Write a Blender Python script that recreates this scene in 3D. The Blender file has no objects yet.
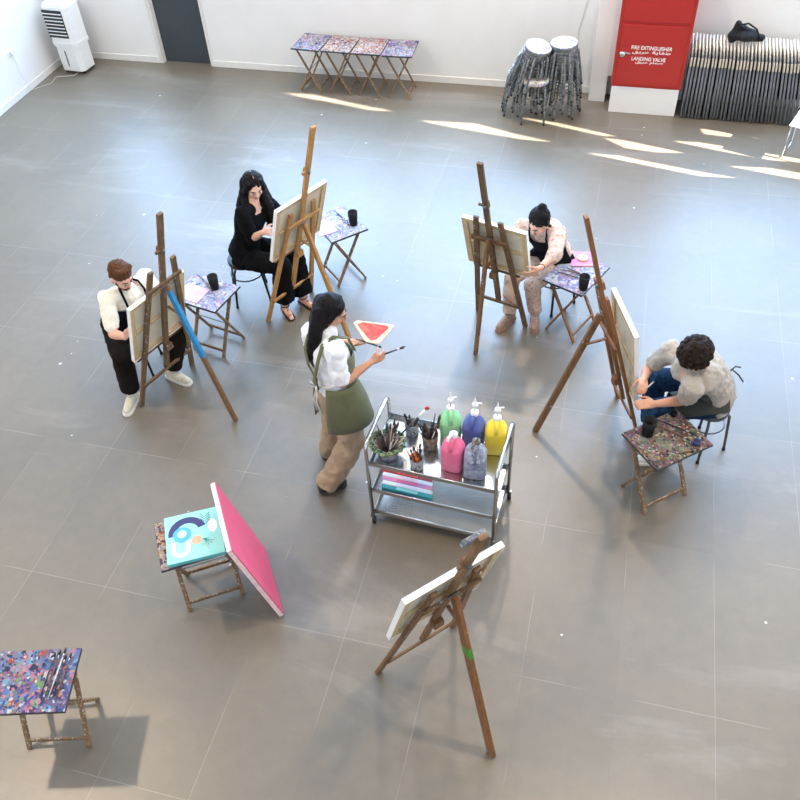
import bpy, bmesh, math, random
from mathutils import Vector, Matrix, Quaternion
from mathutils.geometry import tessellate_polygon
V = Vector
PI = math.pi
S = bpy.context.scene
COL = S.collection
random.seed(7)

# ------------------------------------------------------------------ materials
def new_mat(name):
    m = bpy.data.materials.new(name); m.use_nodes = True
    nt = m.node_tree
    return m, nt, nt.nodes['Principled BSDF']

def ramp(nt, stops, interp='LINEAR'):
    r = nt.nodes.new('ShaderNodeValToRGB'); r.color_ramp.interpolation = interp
    e = r.color_ramp.elements
    while len(e) < len(stops): e.new(0.5)
    for i, (p, c) in enumerate(stops):
        e[i].position = p; e[i].color = (*c, 1)
    return r

def coords(nt, kind='Object', scale=(1, 1, 1), rot=(0, 0, 0)):
    tc = nt.nodes.new('ShaderNodeTexCoord'); mp = nt.nodes.new('ShaderNodeMapping')
    mp.inputs['Scale'].default_value = scale; mp.inputs['Rotation'].default_value = rot
    nt.links.new(tc.outputs[kind], mp.inputs[0]); return mp.outputs[0]

def noise(nt, vec, scale, detail=4, rough=.5, dist=0):
    n = nt.nodes.new('ShaderNodeTexNoise'); n.inputs['Scale'].default_value = scale
    n.inputs['Detail'].default_value = detail; n.inputs['Roughness'].default_value = rough
    n.inputs['Distortion'].default_value = dist
    nt.links.new(vec, n.inputs['Vector']); return n

def mix(nt, fac, a, b, mode='MIX'):
    m = nt.nodes.new('ShaderNodeMix'); m.data_type = 'RGBA'; m.blend_type = mode
    for sock, v in ((m.inputs[0], fac), (m.inputs[6], a), (m.inputs[7], b)):
        if hasattr(v, 'is_output'): nt.links.new(v, sock)
        elif isinstance(v, (int, float)): sock.default_value = v
        else: sock.default_value = (*v, 1)
    return m.outputs[2]

def math_(nt, op, a, b=None, clamp=False):
    m = nt.nodes.new('ShaderNodeMath'); m.operation = op; m.use_clamp = clamp
    for i, v in enumerate((a, b)):
        if v is None: continue
        if hasattr(v, 'is_output'): nt.links.new(v, m.inputs[i])
        else: m.inputs[i].default_value = v
    return m.outputs[0]

def bump(nt, bs, h, strength=.3, dist=.01):
    b = nt.nodes.new('ShaderNodeBump'); b.inputs['Strength'].default_value = strength
    b.inputs['Distance'].default_value = dist
    nt.links.new(h, b.inputs['Height']); nt.links.new(b.outputs[0], bs.inputs['Normal'])

def plain(name, col, rough=.5, metal=0, var=.08, scale=18, bmp=0, spec=.5, bscale=None, sheen=0):
    m, nt, bs = new_mat(name)
    v = coords(nt)
    n = noise(nt, v, scale, 5)
    r = ramp(nt, [(.3, [c * (1 - var) for c in col]), (.7, [min(1, c * (1 + var)) for c in col])])
    nt.links.new(n.outputs[0], r.inputs[0]); nt.links.new(r.outputs[0], bs.inputs['Base Color'])
    bs.inputs['Roughness'].default_value = rough; bs.inputs['Metallic'].default_value = metal
    bs.inputs['Specular IOR Level'].default_value = spec
    if sheen: bs.inputs['Sheen Weight'].default_value = sheen
    if bmp:
        n2 = noise(nt, v, bscale or scale * 2, 4); bump(nt, bs, n2.outputs[0], bmp, .01)
    return m

def hx(h):
    h = h.lstrip('#'); o = []
    for i in (0, 2, 4):
        c = int(h[i:i + 2], 16) / 255; o.append(c / 12.92 if c <= .04045 else ((c + .055) / 1.055) ** 2.4)
    return o

def wood(name, dark, light, specks=0.0, rough=.55):
    m, nt, bs = new_mat(name)
    v = coords(nt, 'Object', (30, 30, 3))
    n = noise(nt, v, 2.2, 6, .6, .6)
    r = ramp(nt, [(.28, dark), (.7, light)]); nt.links.new(n.outputs[0], r.inputs[0])
    col = r.outputs[0]
    if specks:
        v2 = coords(nt, 'Object', (1, 1, .45))
        vo = nt.nodes.new('ShaderNodeTexVoronoi'); vo.inputs['Scale'].default_value = 60
        nt.links.new(v2, vo.inputs['Vector'])
        nz = noise(nt, v2, 7, 3)
        msk = math_(nt, 'MULTIPLY', math_(nt, 'LESS_THAN', vo.outputs['Distance'], .30), .6)
        m2 = math_(nt, 'GREATER_THAN', nz.outputs[0], 1 - specks)
        msk = math_(nt, 'MULTIPLY', msk, m2)
        hs = nt.nodes.new('ShaderNodeHueSaturation'); hs.inputs['Saturation'].default_value = .42; hs.inputs['Value'].default_value = .8
        nt.links.new(vo.outputs['Color'], hs.inputs['Color'])
        col = mix(nt, msk, col, hs.outputs[0])
    nt.links.new(col, bs.inputs['Base Color']); bs.inputs['Roughness'].default_value = rough
    bump(nt, bs, n.outputs[0], .15, .003)
    return m

def splatter(name, palette, base, scale=26, seed=0., amount=.6, rough=.45, stretch=(1, 1, 1), wash=.35):
    """dried blobs of paint in many colours"""
    m, nt, bs = new_mat(name)
    tc = nt.nodes.new('ShaderNodeTexCoord'); mp = nt.nodes.new('ShaderNodeMapping')
    mp.inputs['Location'].default_value = (seed, seed * 1.7, seed * .3); mp.inputs['Scale'].default_value = stretch
    nt.links.new(tc.outputs['Object'], mp.inputs[0]); v = mp.outputs[0]
    nz = noise(nt, v, scale * .8, 3)
    vv = nt.nodes.new('ShaderNodeVectorMath'); vv.operation = 'MULTIPLY_ADD'
    nt.links.new(nz.outputs['Color'], vv.inputs[0]); vv.inputs[1].default_value = (.05, .05, .05); nt.links.new(v, vv.inputs[2])
    cols = None
    n = len(palette)
    for k, (sc, thr) in enumerate(((scale * .45, .30), (scale, .42), (scale * 1.9, .45), (scale * 3.3, .5))):
        vo = nt.nodes.new('ShaderNodeTexVoronoi'); vo.inputs['Scale'].default_value = sc
        ad = nt.nodes.new('ShaderNodeVectorMath'); ad.operation = 'ADD'; ad.inputs[1].default_value = (k * 3.1, k * 1.3, 0)
        nt.links.new(vv.outputs[0], ad.inputs[0]); nt.links.new(ad.outputs[0], vo.inputs['Vector'])
        sp = nt.nodes.new('ShaderNodeSeparateColor'); nt.links.new(vo.outputs['Color'], sp.inputs[0])
        rp = ramp(nt, [(i / n, palette[(i * 5 + k * 3) % n] if n % 5 else palette[(i + k) % n]) for i in range(n)], 'CONSTANT')
        nt.links.new(sp.outputs[0], rp.inputs[0])
        if cols is None:
            wn = noise(nt, v, scale * .28, 5, .6, 1.5)
            w0 = ramp(nt, [(i / n * .5 + .25, palette[(i * 3 + 2) % n]) for i in range(n)]); nt.links.new(wn.outputs[0], w0.inputs[0])
            cols = mix(nt, wash, mix(nt, amount, base, rp.outputs[0]), w0.outputs[0])
        else:
            msk = math_(nt, 'LESS_THAN', vo.outputs['Distance'], thr)
            pick = math_(nt, 'LESS_THAN', sp.outputs[1], amount)
            cols = mix(nt, math_(nt, 'MULTIPLY', msk, pick), cols, rp.outputs[0])
    nt.links.new(cols, bs.inputs['Base Color']); bs.inputs['Roughness'].default_value = rough + .2; bs.inputs['Specular IOR Level'].default_value = .2
    bump(nt, bs, nz.outputs[0], .3, .004)
    return m

PAL = [hx(c) for c in ('#3b4f9c', '#d9a0b8', '#e9e4e0', '#7d5fa8', '#6aa7d8', '#c8584f', '#2c2f45', '#e0b34a', '#5a9a6a', '#b9b4bd', '#d46fa0')]
PAL_BLUE = [hx(c) for c in ('#2f4fa8', '#5b7fcf', '#d8d4de', '#4b3f8c', '#6fb4e0', '#c0504a', '#3b3f60', '#d99a8a', '#7fae6a', '#8a86a8', '#e0779a')]
PAL_PALE = [hx(c) for c in ('#c4bcd4', '#aab4d8', '#c8a4c0', '#937ab4', '#6f92cc', '#d2ccd6', '#4a5898', '#a8bca8', '#c8bab4', '#868ab4', '#bc8ca4')]
PAL_WARM = [hx(c) for c in ('#c9663c', '#e0c8b0', '#b8a3b8', '#8f3a34', '#e9a04c', '#6a4a6a', '#d8d0d8', '#4a4048', '#d97a78', '#8a9aa8', '#e6d6a0')]
PAL_DARKS = [hx(c) for c in ('#3a4a52', '#b09a62', '#6a5578', '#9c5048', '#56785c', '#b8ab98', '#2a2a30', '#a06482', '#8a9890', '#7a5434', '#c4bcb0')]

M = {}
M['wall'] = plain('wall paint', hx('#e6e2dc'), .85, var=.02, scale=3, bmp=.03, bscale=60)
M['base'] = plain('skirting paint', hx('#e4e0d8'), .5, var=.03)
M['door'] = plain('dark grey door paint', hx('#3b4045'), .45, var=.06)
M['frame'] = plain('door frame paint', hx('#d8d3ca'), .5, var=.04)
M['red'] = plain('red enamel', hx('#ac2823'), .35, var=.03)
M['red_dark'] = plain('red enamel edge', hx('#b32826'), .35, var=.03)
M['white_ink'] = plain('white lettering', hx('#f3ece6'), .5, var=.01)
M['chrome'] = plain('chrome', hx('#c9c9c8'), .18, metal=1, var=.03)
M['steel'] = plain('brushed steel', hx('#c2c2c0'), .24, metal=1, var=.08, scale=6)
M['darksteel'] = plain('dark steel tube', hx('#6a6a6a'), .35, metal=.8, var=.1)
M['blackmetal'] = plain('black stool metal', hx('#2c2c2e'), .4, metal=.5)
M['rubber'] = plain('black rubber', hx('#1b1b1c'), .7)
M['white_plastic'] = plain('white plastic', hx('#e9e7e3'), .35, var=.02)
M['black_plastic'] = plain('black plastic', hx('#1d1d1f'), .4, var=.1)
M['bag'] = plain('black cloth', hx('#131314'), .9, var=.3, bmp=.4)
M['cup'] = plain('matt black cup', hx('#101012'), .5, var=.15, spec=.25)
M['canvas_front'] = plain('primed canvas', hx('#f0ede6'), .85, var=.015, bmp=.05, bscale=300)
M['canvas_back'] = plain('raw canvas back', hx('#ddd2ba'), .9, var=.05, bmp=.05, bscale=300)
M['canvas_back2'] = plain('raw canvas back warm', hx('#cfc0a2'), .9, var=.05)
M['pine'] = wood('pine stretcher', hx('#bf9f70'), hx('#dcc49a'))
M['wood_new'] = wood('golden easel wood', hx('#9a6a35'), hx('#c4935a'), .2)
M['wood_old'] = wood('stained easel wood', hx('#4f3a28'), hx('#84623f'), .42)
M['wood_mid'] = wood('brown easel wood', hx('#5e4124'), hx('#8a6240'), .40)
M['wood_dark'] = wood('dark easel wood', hx('#4b3826'), hx('#7c5c3e'), .38)
M['wood_red'] = wood('reddish easel wood', hx('#6e4524'), hx('#956238'), .36)
M['tray_wood'] = wood('paint stained leg wood', hx('#5f4630'), hx('#97744c'), .5)
M['tray_wood_light'] = wood('pale bare wood', hx('#c8ab82'), hx('#e2cba4'), .25)
M['blue_paint'] = plain('blue paint coat', hx('#2e86b8'), .5, var=.15)
M['green_paint'] = plain('green paint smear', hx('#4f8a2c'), .5, var=.15)
M['pink_canvas'] = plain('pink painted canvas', hx('#dc5876'), .6, var=.06, scale=5, bmp=.1)
M['pink_edge'] = plain('pink brushed canvas edge', hx('#f5d0cb'), .7, var=.14, scale=30)
M['teal'] = plain('mint painted canvas', hx('#9bdccf'), .6, var=.03)
M['teal_edge'] = plain('teal canvas edge', hx('#5fb8bc'), .6, var=.08)
M['navy'] = plain('navy paint', hx('#333566'), .6); M['sky'] = plain('sky blue paint', hx('#58aee0'), .6)
M['cream'] = plain('cream paint', hx('#f2ece0'), .6); M['peach'] = plain('peach paint', hx('#eca987'), .6)
M['palecyan'] = plain('pale cyan paint', hx('#bfe6ea'), .6); M['teal_line'] = plain('teal line paint', hx('#3f9da0'), .6)
M['paper'] = plain('paper', hx('#e9e2ea'), .8, var=.06, scale=9)
def pinkish(name, a, b, c, sc=9):
    m, nt, bs = new_mat(name); n = noise(nt, coords(nt), sc, 4, .6, .8)
    r = ramp(nt, [(.32, a), (.5, b), (.66, c)]); nt.links.new(n.outputs[0], r.inputs[0])
    nt.links.new(r.outputs[0], bs.inputs['Base Color']); bs.inputs['Roughness'].default_value = .75; bs.inputs['Specular IOR Level'].default_value = .2
    return m
M['pink_palette'] = pinkish('pink and lilac painted plate', hx('#b48ac8'), hx('#de8cb4'), hx('#ec9c90'))
M['coral'] = pinkish('coral red paint', hx('#dd3a40'), hx('#e25048'), hx('#e8705f'), 16)
M['pale_palette'] = pinkish('pale palette board', hx('#e2c4a4'), hx('#e6cfae'), hx('#ea9c84'), 20)
M['lilac_paper'] = pinkish('lilac stained paper', hx('#b8a2cc'), hx('#d2b2c6'), hx('#d6c4cc'), 12)
DK = lambda L, f: [[(c * .78 + sum(q) / 3 * .22) * f * w_ for c, w_ in zip(q, (1.04, 1.0, .90))] for q in L]
for k, pal, b, sd, am in (('top_blue', PAL_BLUE, '#5a62a0', 3.1, .75), ('top_mix', PAL, '#7f7a90', 8.4, .75), ('top_warm', PAL_WARM, '#a88a90', 1.7, .7),
                      ('top_warm2', PAL_WARM, '#b8645a', 5.9, .7), ('top_cool', PAL, '#7f93a8', 12.2, .7), ('top_pale', PAL_PALE, '#8f8fbc', 4.4, .7),
                      ('top_pale2', PAL_PALE, '#93a0cc', 9.7, .65), ('top_dark', PAL_DARKS, '#8f8270', 2.2, .8), ('top_pink', PAL_WARM, '#b89aa4', 15.5, .7)):
    M[k] = splatter('paint covered ' + k.replace('_', ' '), DK(pal, .95 if 'pale' in k else .62), [c * .6 for c in hx(b)], 15 if 'pale' in k else 17, sd, am * (.62 if 'pale' in k else .85), wash=.6)
M['stool_metal'] = splatter('paint splashed steel', [hx(c) for c in ('#55585a', '#6d7072', '#a8a6a0', '#46494b', '#7f8688', '#7a7062', '#8c9496')], hx('#606466'), 34, 1.1, .7, .35)
M['stool_seat'] = splatter('paint splashed white seat', [hx(c) for c in ('#cfc8c0', '#b8b0b8', '#8a80b0', '#d4cec4', '#b89880', '#a8a4a0', '#ccc6c0')], hx('#c4beb6'), 14, 3.3, .8, .5)
M['stool_green'] = splatter('white seat with green paint', [hx(c) for c in ('#d0cac2', '#d8b080', '#3f9a6a', '#d4cec4', '#d89878', '#d4cec6', '#ccc6c2')], hx('#d0c8be'), 13, 6.3, .8, .5)
M['pot_grey'] = splatter('paint crusted grey pot', [hx(c) for c in ('#8a9098', '#6a7078', '#a8acb4', '#7a7884', '#5c6268', '#9a9088', '#b8b8bc')], hx('#7f858c'), 30, 2.5, .8, .6)
M['pot_brown'] = splatter('paint crusted brown pot', [hx(c) for c in ('#6a5c50', '#4a443e', '#8a7c6c', '#5c6268', '#7a6a58', '#3c3a38', '#9a8c7c')], hx('#6a5f54'), 30, 4.5, .8, .6)
M['pot_rim'] = splatter('green crusted rim', [hx(c) for c in ('#3a5a3c', '#2c4432', '#6a8a5c', '#c8c4a0', '#34503a', '#8aa07c', '#1f2f24')], hx('#3a5a3c'), 70, 7.5, .8, .7)
for k, c in (('j_green', '#93d698'), ('j_blue', '#5464a2'), ('j_yellow', '#f0d43c'), ('j_pink', '#ea6f92')):
    M[k] = plain(k[2:] + ' paint jug plastic', hx(c), .3, var=.05, scale=9)
M['j_grey'] = splatter('grey paint streaked jug', [hx(c) for c in ('#8f94a4', '#7c8294', '#a4a8b4', '#6c7284', '#9a9eac', '#868b9c', '#b4b6c0')], hx('#8f94a4'), 14, 3.8, .8, .35)
M['orange'] = plain('orange handles', hx('#d8742c'), .5, var=.25, scale=40)
M['bristle'] = plain('brush bristle', hx('#3a3230'), .8, var=.3)
M['brush_wood'] = plain('brush handle wood', hx('#6a4a34'), .5, var=.35, scale=40)
M['brush_pale'] = plain('pale brush handle', hx('#c9c4c0'), .45, var=.2, scale=40)
M['brush_dark'] = plain('dark brush handle', hx('#35353a'), .4, var=.2)
# people
M['skin'] = plain('skin', hx('#c99274'), .5, var=.05, scale=7); M['skin'].node_tree.nodes['Principled BSDF'].inputs['Subsurface Weight'].default_value = .06
M['skin_fair'] = plain('fair skin', hx('#dba68c'), .5, var=.05, scale=7)
M['lip'] = plain('lips', hx('#a8564c'), .45); M['eye_white'] = plain('eye white', hx('#b9aca2'), .5, var=.01, spec=.1); M['iris'] = plain('dark iris', hx('#20140e'), .5, spec=.1)
def hairmat(name, a, b, sc=(60, 60, 6), bs_=.5):
    m, nt, bs = new_mat(name); n = noise(nt, coords(nt, 'Object', sc), 1.6, 5, .6)
    r = ramp(nt, [(.3, hx(a)), (.72, hx(b))]); nt.links.new(n.outputs[0], r.inputs[0])
    nt.links.new(r.outputs[0], bs.inputs['Base Color']); bs.inputs['Roughness'].default_value = .5; bs.inputs['Specular IOR Level'].default_value = .12
    bump(nt, bs, n.outputs[0], bs_, .01); return m
M['hair_black'] = hairmat('black hair', '#0c0b0c', '#1d1a1b')
M['hair_brown'] = hairmat('brown hair', '#3c2416', '#6e4629', (50, 50, 30), .8)
M['hair_curly'] = hairmat('dark curly hair', '#15100d', '#382a22', (70, 70, 70), 1)
def cloth(name, c, var=.08, b=.35):
    return plain(name, hx(c), .9, var=var, scale=10, bmp=b, bscale=14, sheen=.1)
M['tee_cream'] = cloth('cream cotton', '#eee4cf', .03); M['tee_white'] = cloth('white cotton', '#ecebe8', .02)
M['tee_grey'] = cloth('grey beige cotton', '#aa9f92', .04); M['black_cloth'] = plain('black cloth', hx('#0c0b0c'), .95, var=.3, bmp=.35, bscale=14, spec=.15)
M['apron_black'] = plain('black apron cloth', hx('#0f1116'), .95, var=.2, bmp=.35, bscale=14, spec=.15); M['apron_olive'] = cloth('olive apron cloth', '#5b5c3c', .1)
M['apron_dark'] = cloth('dark olive apron cloth', '#34342c', .15); M['trouser_tan'] = cloth('tan trousers', '#a08a6e', .08)
M['trouser_brown'] = plain('dark brown trousers', hx('#1a1410'), .95, var=.25, bmp=.35, bscale=14, spec=.15); M['strap_white'] = cloth('pale apron tape', '#cfc8be', .05)
M['jeans'] = splatter('dark blue denim', [hx(c) for c in ('#1c3552', '#17293f', '#24466a', '#1a3048', '#15243a', '#21405f', '#1c3552')], hx('#1b3350'), 9, 2.2, .6, .9)
M['floral'] = splatter('pale floral cloth', [hx(c) for c in ('#d2b9a8', '#dcc6b6', '#bd937e', '#d4bcac', '#cbae9c', '#b3887a', '#d8c2b2')], hx('#d0b6a4'), 15, 5.2, .5, .9)
M['sneaker'] = plain('cream sneaker', hx('#d6cdb4'), .6, var=.12, scale=30, bmp=.2); M['sole'] = plain('pale sole', hx('#e8e2d4'), .6)
M['shoe_tan'] = plain('pinkish brown shoe', hx('#9c7a66'), .6, var=.12, scale=30); M['sandal'] = plain('brown sandal leather', hx('#3c2418'), .5, var=.2)
M['shoe_dark'] = plain('dark shoe', hx('#3a3432'), .6, var=.12); M['shoe_white'] = plain('white shoe', hx('#e2dfd8'), .6)
# chairs stacked
M['chair_tube'] = plain('grey chair tube', hx('#74767a'), .4, metal=.2, var=.1)
M['chair_pad'] = plain('charcoal chair panel', hx('#25272a'), .7)
M['chair_cream'] = plain('cream chair plastic', hx('#e9dfd0'), .4, var=.04)
M['chair_bracket'] = plain('beige bracket plastic', hx('#b8ab98'), .5, var=.12, scale=30)
M['wire'] = plain('white cable', hx('#d8d2c4'), .5)

# floor: 1.2 x 0.6 m grey stone-look tiles
def floor_mat():
    m, nt, bs = new_mat('grey stoneware floor tiles')
    v = coords(nt)
    sep = nt.nodes.new('ShaderNodeSeparateXYZ'); nt.links.new(v, sep.inputs[0])
    def joint(ch, off, step, w):
        t = math_(nt, 'SUBTRACT', sep.outputs[ch], off); t = math_(nt, 'DIVIDE', t, step)
        f = math_(nt, 'FRACT', t); a = math_(nt, 'ABSOLUTE', math_(nt, 'SUBTRACT', f, .5))
        return math_(nt, 'GREATER_THAN', a, .5 - w / step), math_(nt, 'FLOOR', t)
    jx, fx = joint(0, 1.722 - .595 * 40, .595, .0022)
    jy, fy = joint(1, 9.698 - 1.204 * 40, 1.204, .0028)
    j = math_(nt, 'MAXIMUM', jx, jy)
    cmb = nt.nodes.new('ShaderNodeCombineXYZ'); nt.links.new(fx, cmb.inputs[0]); nt.links.new(fy, cmb.inputs[1])
    wn = nt.nodes.new('ShaderNodeTexWhiteNoise'); nt.links.new(cmb.outputs[0], wn.inputs[0])
    big = noise(nt, v, .9, 5, .55, .4); fine = noise(nt, v, 9, 8, .65); 
    base = ramp(nt, [(.3, hx('#675d50')), (.72, hx('#736858'))]); nt.links.new(big.outputs[0], base.inputs[0])
    c = mix(nt, .13, base.outputs[0], ramp_out(nt, fine.outputs[0], hx('#5a5348'), hx('#96896f')))
    tv = math_(nt, 'MULTIPLY_ADD', wn.outputs[0], .10); nt.nodes[-1].inputs[2].default_value = .95
    tvc = nt.nodes.new('ShaderNodeCombineXYZ')
    for i in range(3): nt.links.new(tv, tvc.inputs[i])
    c = mix(nt, 1.0, c, tvc.outputs[0], 'MULTIPLY')
    jn = noise(nt, v, 1.3, 2)
    jc = ramp_out(nt, jn.outputs[0], hx('#6a645c'), hx('#b9b2a8'), .46, .54)
    c = mix(nt, math_(nt, 'MULTIPLY', j, .28), c, jc)
    # dried paint specks and scuffs
    vo = nt.nodes.new('ShaderNodeTexVoronoi'); vo.inputs['Scale'].default_value = 5.5; nt.links.new(v, vo.inputs['Vector'])
    sp = nt.nodes.new('ShaderNodeSeparateColor'); nt.links.new(vo.outputs['Color'], sp.inputs[0])
    r = math_(nt, 'MULTIPLY', sp.outputs[1], .085)
    msk = math_(nt, 'MULTIPLY', math_(nt, 'LESS_THAN', vo.outputs['Distance'], r), math_(nt, 'GREATER_THAN', sp.outputs[0], .72))
    c = mix(nt, msk, c, hx('#d8d2cc'))
    vs = coords(nt, 'Object', (.35, 1.4, 1), (0, 0, .35)); sc = noise(nt, vs, 1.0, 7, .62, .6)
    sm = ramp(nt, [(.56, (0, 0, 0)), (.78, (1, 1, 1))]); nt.links.new(sc.outputs[0], sm.inputs[0])
    c = mix(nt, math_(nt, 'MULTIPLY', sm.outputs[0], .3), c, hx('#c4bdb3'))
    nt.links.new(c, bs.inputs['Base Color'])
    rr = ramp(nt, [(.3, (.37,) * 3), (.7, (.41,) * 3)]); nt.links.new(fine.outputs[0], rr.inputs[0])
    nt.links.new(rr.outputs[0], bs.inputs['Roughness']); bs.inputs['Specular IOR Level'].default_value = 1.0
    bump(nt, bs, math_(nt, 'MULTIPLY', j, -1), .25, .002)
    return m
def ramp_out(nt, fac, a, b, p0=.3, p1=.7):
    r = ramp(nt, [(p0, a), (p1, b)]); nt.links.new(fac, r.inputs[0]); return r.outputs[0]
M['floor'] = floor_mat()

# ------------------------------------------------------------------ mesh builder
def frame_from(d, up=V((0, 0, 1))):
    d = d.normalized()
    if abs(d.dot(up.normalized())) > .98: up = V((0, 1, 0)) if abs(d.z) > .5 else V((0, 0, 1))
    x = up.cross(d).normalized(); y = d.cross(x).normalized()
    return x, y, d

class MB:
    def __init__(s): s.v = []; s.f = []; s.m = []; s.sm = []; s.T = Matrix.Identity(4)
    def add(s, vs, fs, mi=0, smooth=False):
        b = len(s.v); s.v += [s.T @ V(v) for v in vs]
        for f in fs: s.f.append([b + i for i in f]); s.m.append(mi); s.sm.append(smooth)
        return s
    def box(s, c, size, rot=None, mi=0, bev=0.0):
        x, y, z = [a / 2 for a in size]; b = min(bev, x * .9, y * .9, z * .9)
        R = rot if rot is not None else Matrix.Identity(3)
        c = V(c)
        if b <= 0:
            vs = [V((i * x, j * y, k * z)) for i in (-1, 1) for j in (-1, 1) for k in (-1, 1)]
            fs = [(0, 1, 3, 2), (4, 6, 7, 5), (0, 4, 5, 1), (2, 3, 7, 6), (0, 2, 6, 4), (1, 5, 7, 3)]
        else:
            bm = bmesh.new(); bmesh.ops.create_cube(bm, size=2)
            for v in bm.verts: v.co = V((v.co.x * x, v.co.y * y, v.co.z * z))
            bmesh.ops.bevel(bm, geom=list(bm.edges), offset=b, segments=2, affect='EDGES', profile=.5)
            bm.verts.index_update()
            vs = [v.co.copy() for v in bm.verts]; fs = [[v.index for v in f.verts] for f in bm.faces]; bm.free()
        return s.add([c + R @ v for v in vs], fs, mi)
    def beam(s, p, q, w, h, up=(0, 0, 1), mi=0, bev=.003, ext=0):
        p, q = V(p), V(q); x, y, d = frame_from(q - p, V(up))
        R = Matrix((x, y, d)).transposed()
        return s.box((p + q) / 2, (w, h, (q - p).length + 2 * ext), R, mi, bev)
    def tube(s, pts, r, n=8, mi=0, closed=False, caps=True):
        pts = [V(p) for p in pts]; L = len(pts); rings = []
        rs = r if isinstance(r, (list, tuple)) else [r] * L
        px = None
        for i, p in enumerate(pts):
            a = pts[(i - 1) % L] if (closed or i > 0) else p; b = pts[(i + 1) % L] if (closed or i < L - 1) else p
            d = (b - a).normalized()
            if px is None: px, _, _ = frame_from(d)
            else: px = (px - d * px.dot(d)).normalized()
            py = d.cross(px)
            rings.append([p + (px * math.cos(t) + py * math.sin(t)) * rs[i] for t in [2 * PI * k / n for k in range(n)]])
        vs = [v for rg in rings for v in rg]; fs = []
        for i in range(L if closed else L - 1):
            a, b = i * n, ((i + 1) % L) * n
            for k in range(n): fs.append((a + k, a + (k + 1) % n, b + (k + 1) % n, b + k))
        if not closed and caps: fs += [tuple(range(n))[::-1], tuple(range((L - 1) * n, L * n))]
        return s.add(vs, fs, mi, True)
    def lathe(s, prof, n=24, mi=0, c=(0, 0, 0), axis=(0, 0, 1), smooth=True, sx=1, sy=1):
        x, y, d = frame_from(V(axis)); c = V(c); vs = []; fs = []
        if abs(V(axis).normalized().z) > .99: x, y, d = V((1, 0, 0)), V((0, 1, 0)), V((0, 0, 1))
        for r, z in prof:
            for k in range(n):
                t = 2 * PI * k / n; vs.append(c + x * (r * math.cos(t) * sx) + y * (r * math.sin(t) * sy) + d * z)
        for i in range(len(prof) - 1):
            for k in range(n): fs.append((i * n + k, i * n + (k + 1) % n, (i + 1) * n + (k + 1) % n, (i + 1) * n + k))
        s.add(vs, fs, mi, smooth)
        if prof[0][0] > 1e-4: s.add(vs[:n], [tuple(range(n))[::-1]], mi)
        if prof[-1][0] > 1e-4: s.add(vs[-n:], [tuple(range(n))], mi)
        return s
    def ell(s, c, r, R=None, n=14, m=9, mi=0):
        R = R or Matrix.Identity(3); c = V(c); vs = [c + R @ V((0, 0, -r[2]))]; fs = []
        for i in range(1, m):
            a = -PI / 2 + PI * i / m
            for k in range(n):
                t = 2 * PI * k / n
                vs.append(c + R @ V((r[0] * math.cos(a) * math.cos(t), r[1] * math.cos(a) * math.sin(t), r[2] * math.sin(a))))
        vs.append(c + R @ V((0, 0, r[2])))
        for k in range(n):
            fs.append((0, 1 + (k + 1) % n, 1 + k)); e = 1 + (m - 2) * n
            fs.append((e + k, e + (k + 1) % n, len(vs) - 1))
        for i in range(m - 2):
            for k in range(n):
                a, b = 1 + i * n, 1 + (i + 1) * n; fs.append((a + k, a + (k + 1) % n, b + (k + 1) % n, b + k))
        return s.add(vs, fs, mi, True)
    def cap(s, p, rp, q, rq, n=12):
        p, q = V(p), V(q); x, y, d = frame_from(q - p); vs = []; fs = []; K = 4
        prof = []
        for i in range(K + 1):
            a = -PI / 2 + PI / 2 * i / K; prof.append((p, rp, a))
        for i in range(K + 1):
            a = PI / 2 * i / K; prof.append((q, rq, a))
        for c, r, a in prof:
            for k in range(n):
                t = 2 * PI * k / n; vs.append(c + d * (r * math.sin(a)) + (x * math.cos(t) + y * math.sin(t)) * max(r * math.cos(a), 1e-4))
        for i in range(len(prof) - 1):
            for k in range(n): fs.append((i * n + k, i * n + (k + 1) % n, (i + 1) * n + (k + 1) % n, (i + 1) * n + k))
        fs += [tuple(range(n))[::-1], tuple(range(len(vs) - n, len(vs)))]
        return s.add(vs, fs, 0, True)
    def chain(s, pts, rs, n=12):
        for i in range(len(pts) - 1): s.cap(pts[i], rs[i], pts[i + 1], rs[i + 1], n)
        return s
    def loft(s, secs, n=20, a0=0, a1=2 * PI, thick=None, mi=0):
        """secs: (centre, half-width vector, half-depth vector). Full ring closed solid, or an arc shell with thickness."""
        vs = []; fs = []
        if thick is None:
            for c, a, b in secs:
                for k in range(n):
                    t = 2 * PI * k / n; vs.append(V(c) + V(a) * math.cos(t) + V(b) * math.sin(t))
            for i in range(len(secs) - 1):
                for k in range(n): fs.append((i * n + k, i * n + (k + 1) % n, (i + 1) * n + (k + 1) % n, (i + 1) * n + k))
            fs += [tuple(range(n))[::-1], tuple(range(len(vs) - n, len(vs)))]
            return s.add(vs, fs, mi, True)
        m = n + 1
        for lay in (0, thick):
            for c, a, b in secs:
                a, b = V(a), V(b)
                for k in range(m):
                    t = a0 + (a1 - a0) * k / n
                    sa = 1 + lay / max(a.length, 1e-3); sb = 1 + lay / max(b.length, 1e-3)
                    vs.append(V(c) + a * math.cos(t) * sa + b * math.sin(t) * sb)
        L = len(secs); o = L * m
        for i in range(L - 1):
            for k in range(n):
                q = (i * m + k, i * m + k + 1, (i + 1) * m + k + 1, (i + 1) * m + k)
                fs.append(tuple(o + j for j in q)); fs.append(q[::-1])
        for i in range(L - 1):
            for k in (0, n):
                fs.append((i * m + k, (i + 1) * m + k, o + (i + 1) * m + k, o + i * m + k) if k == 0 else (i * m + k, o + i * m + k, o + (i + 1) * m + k, (i + 1) * m + k))
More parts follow.
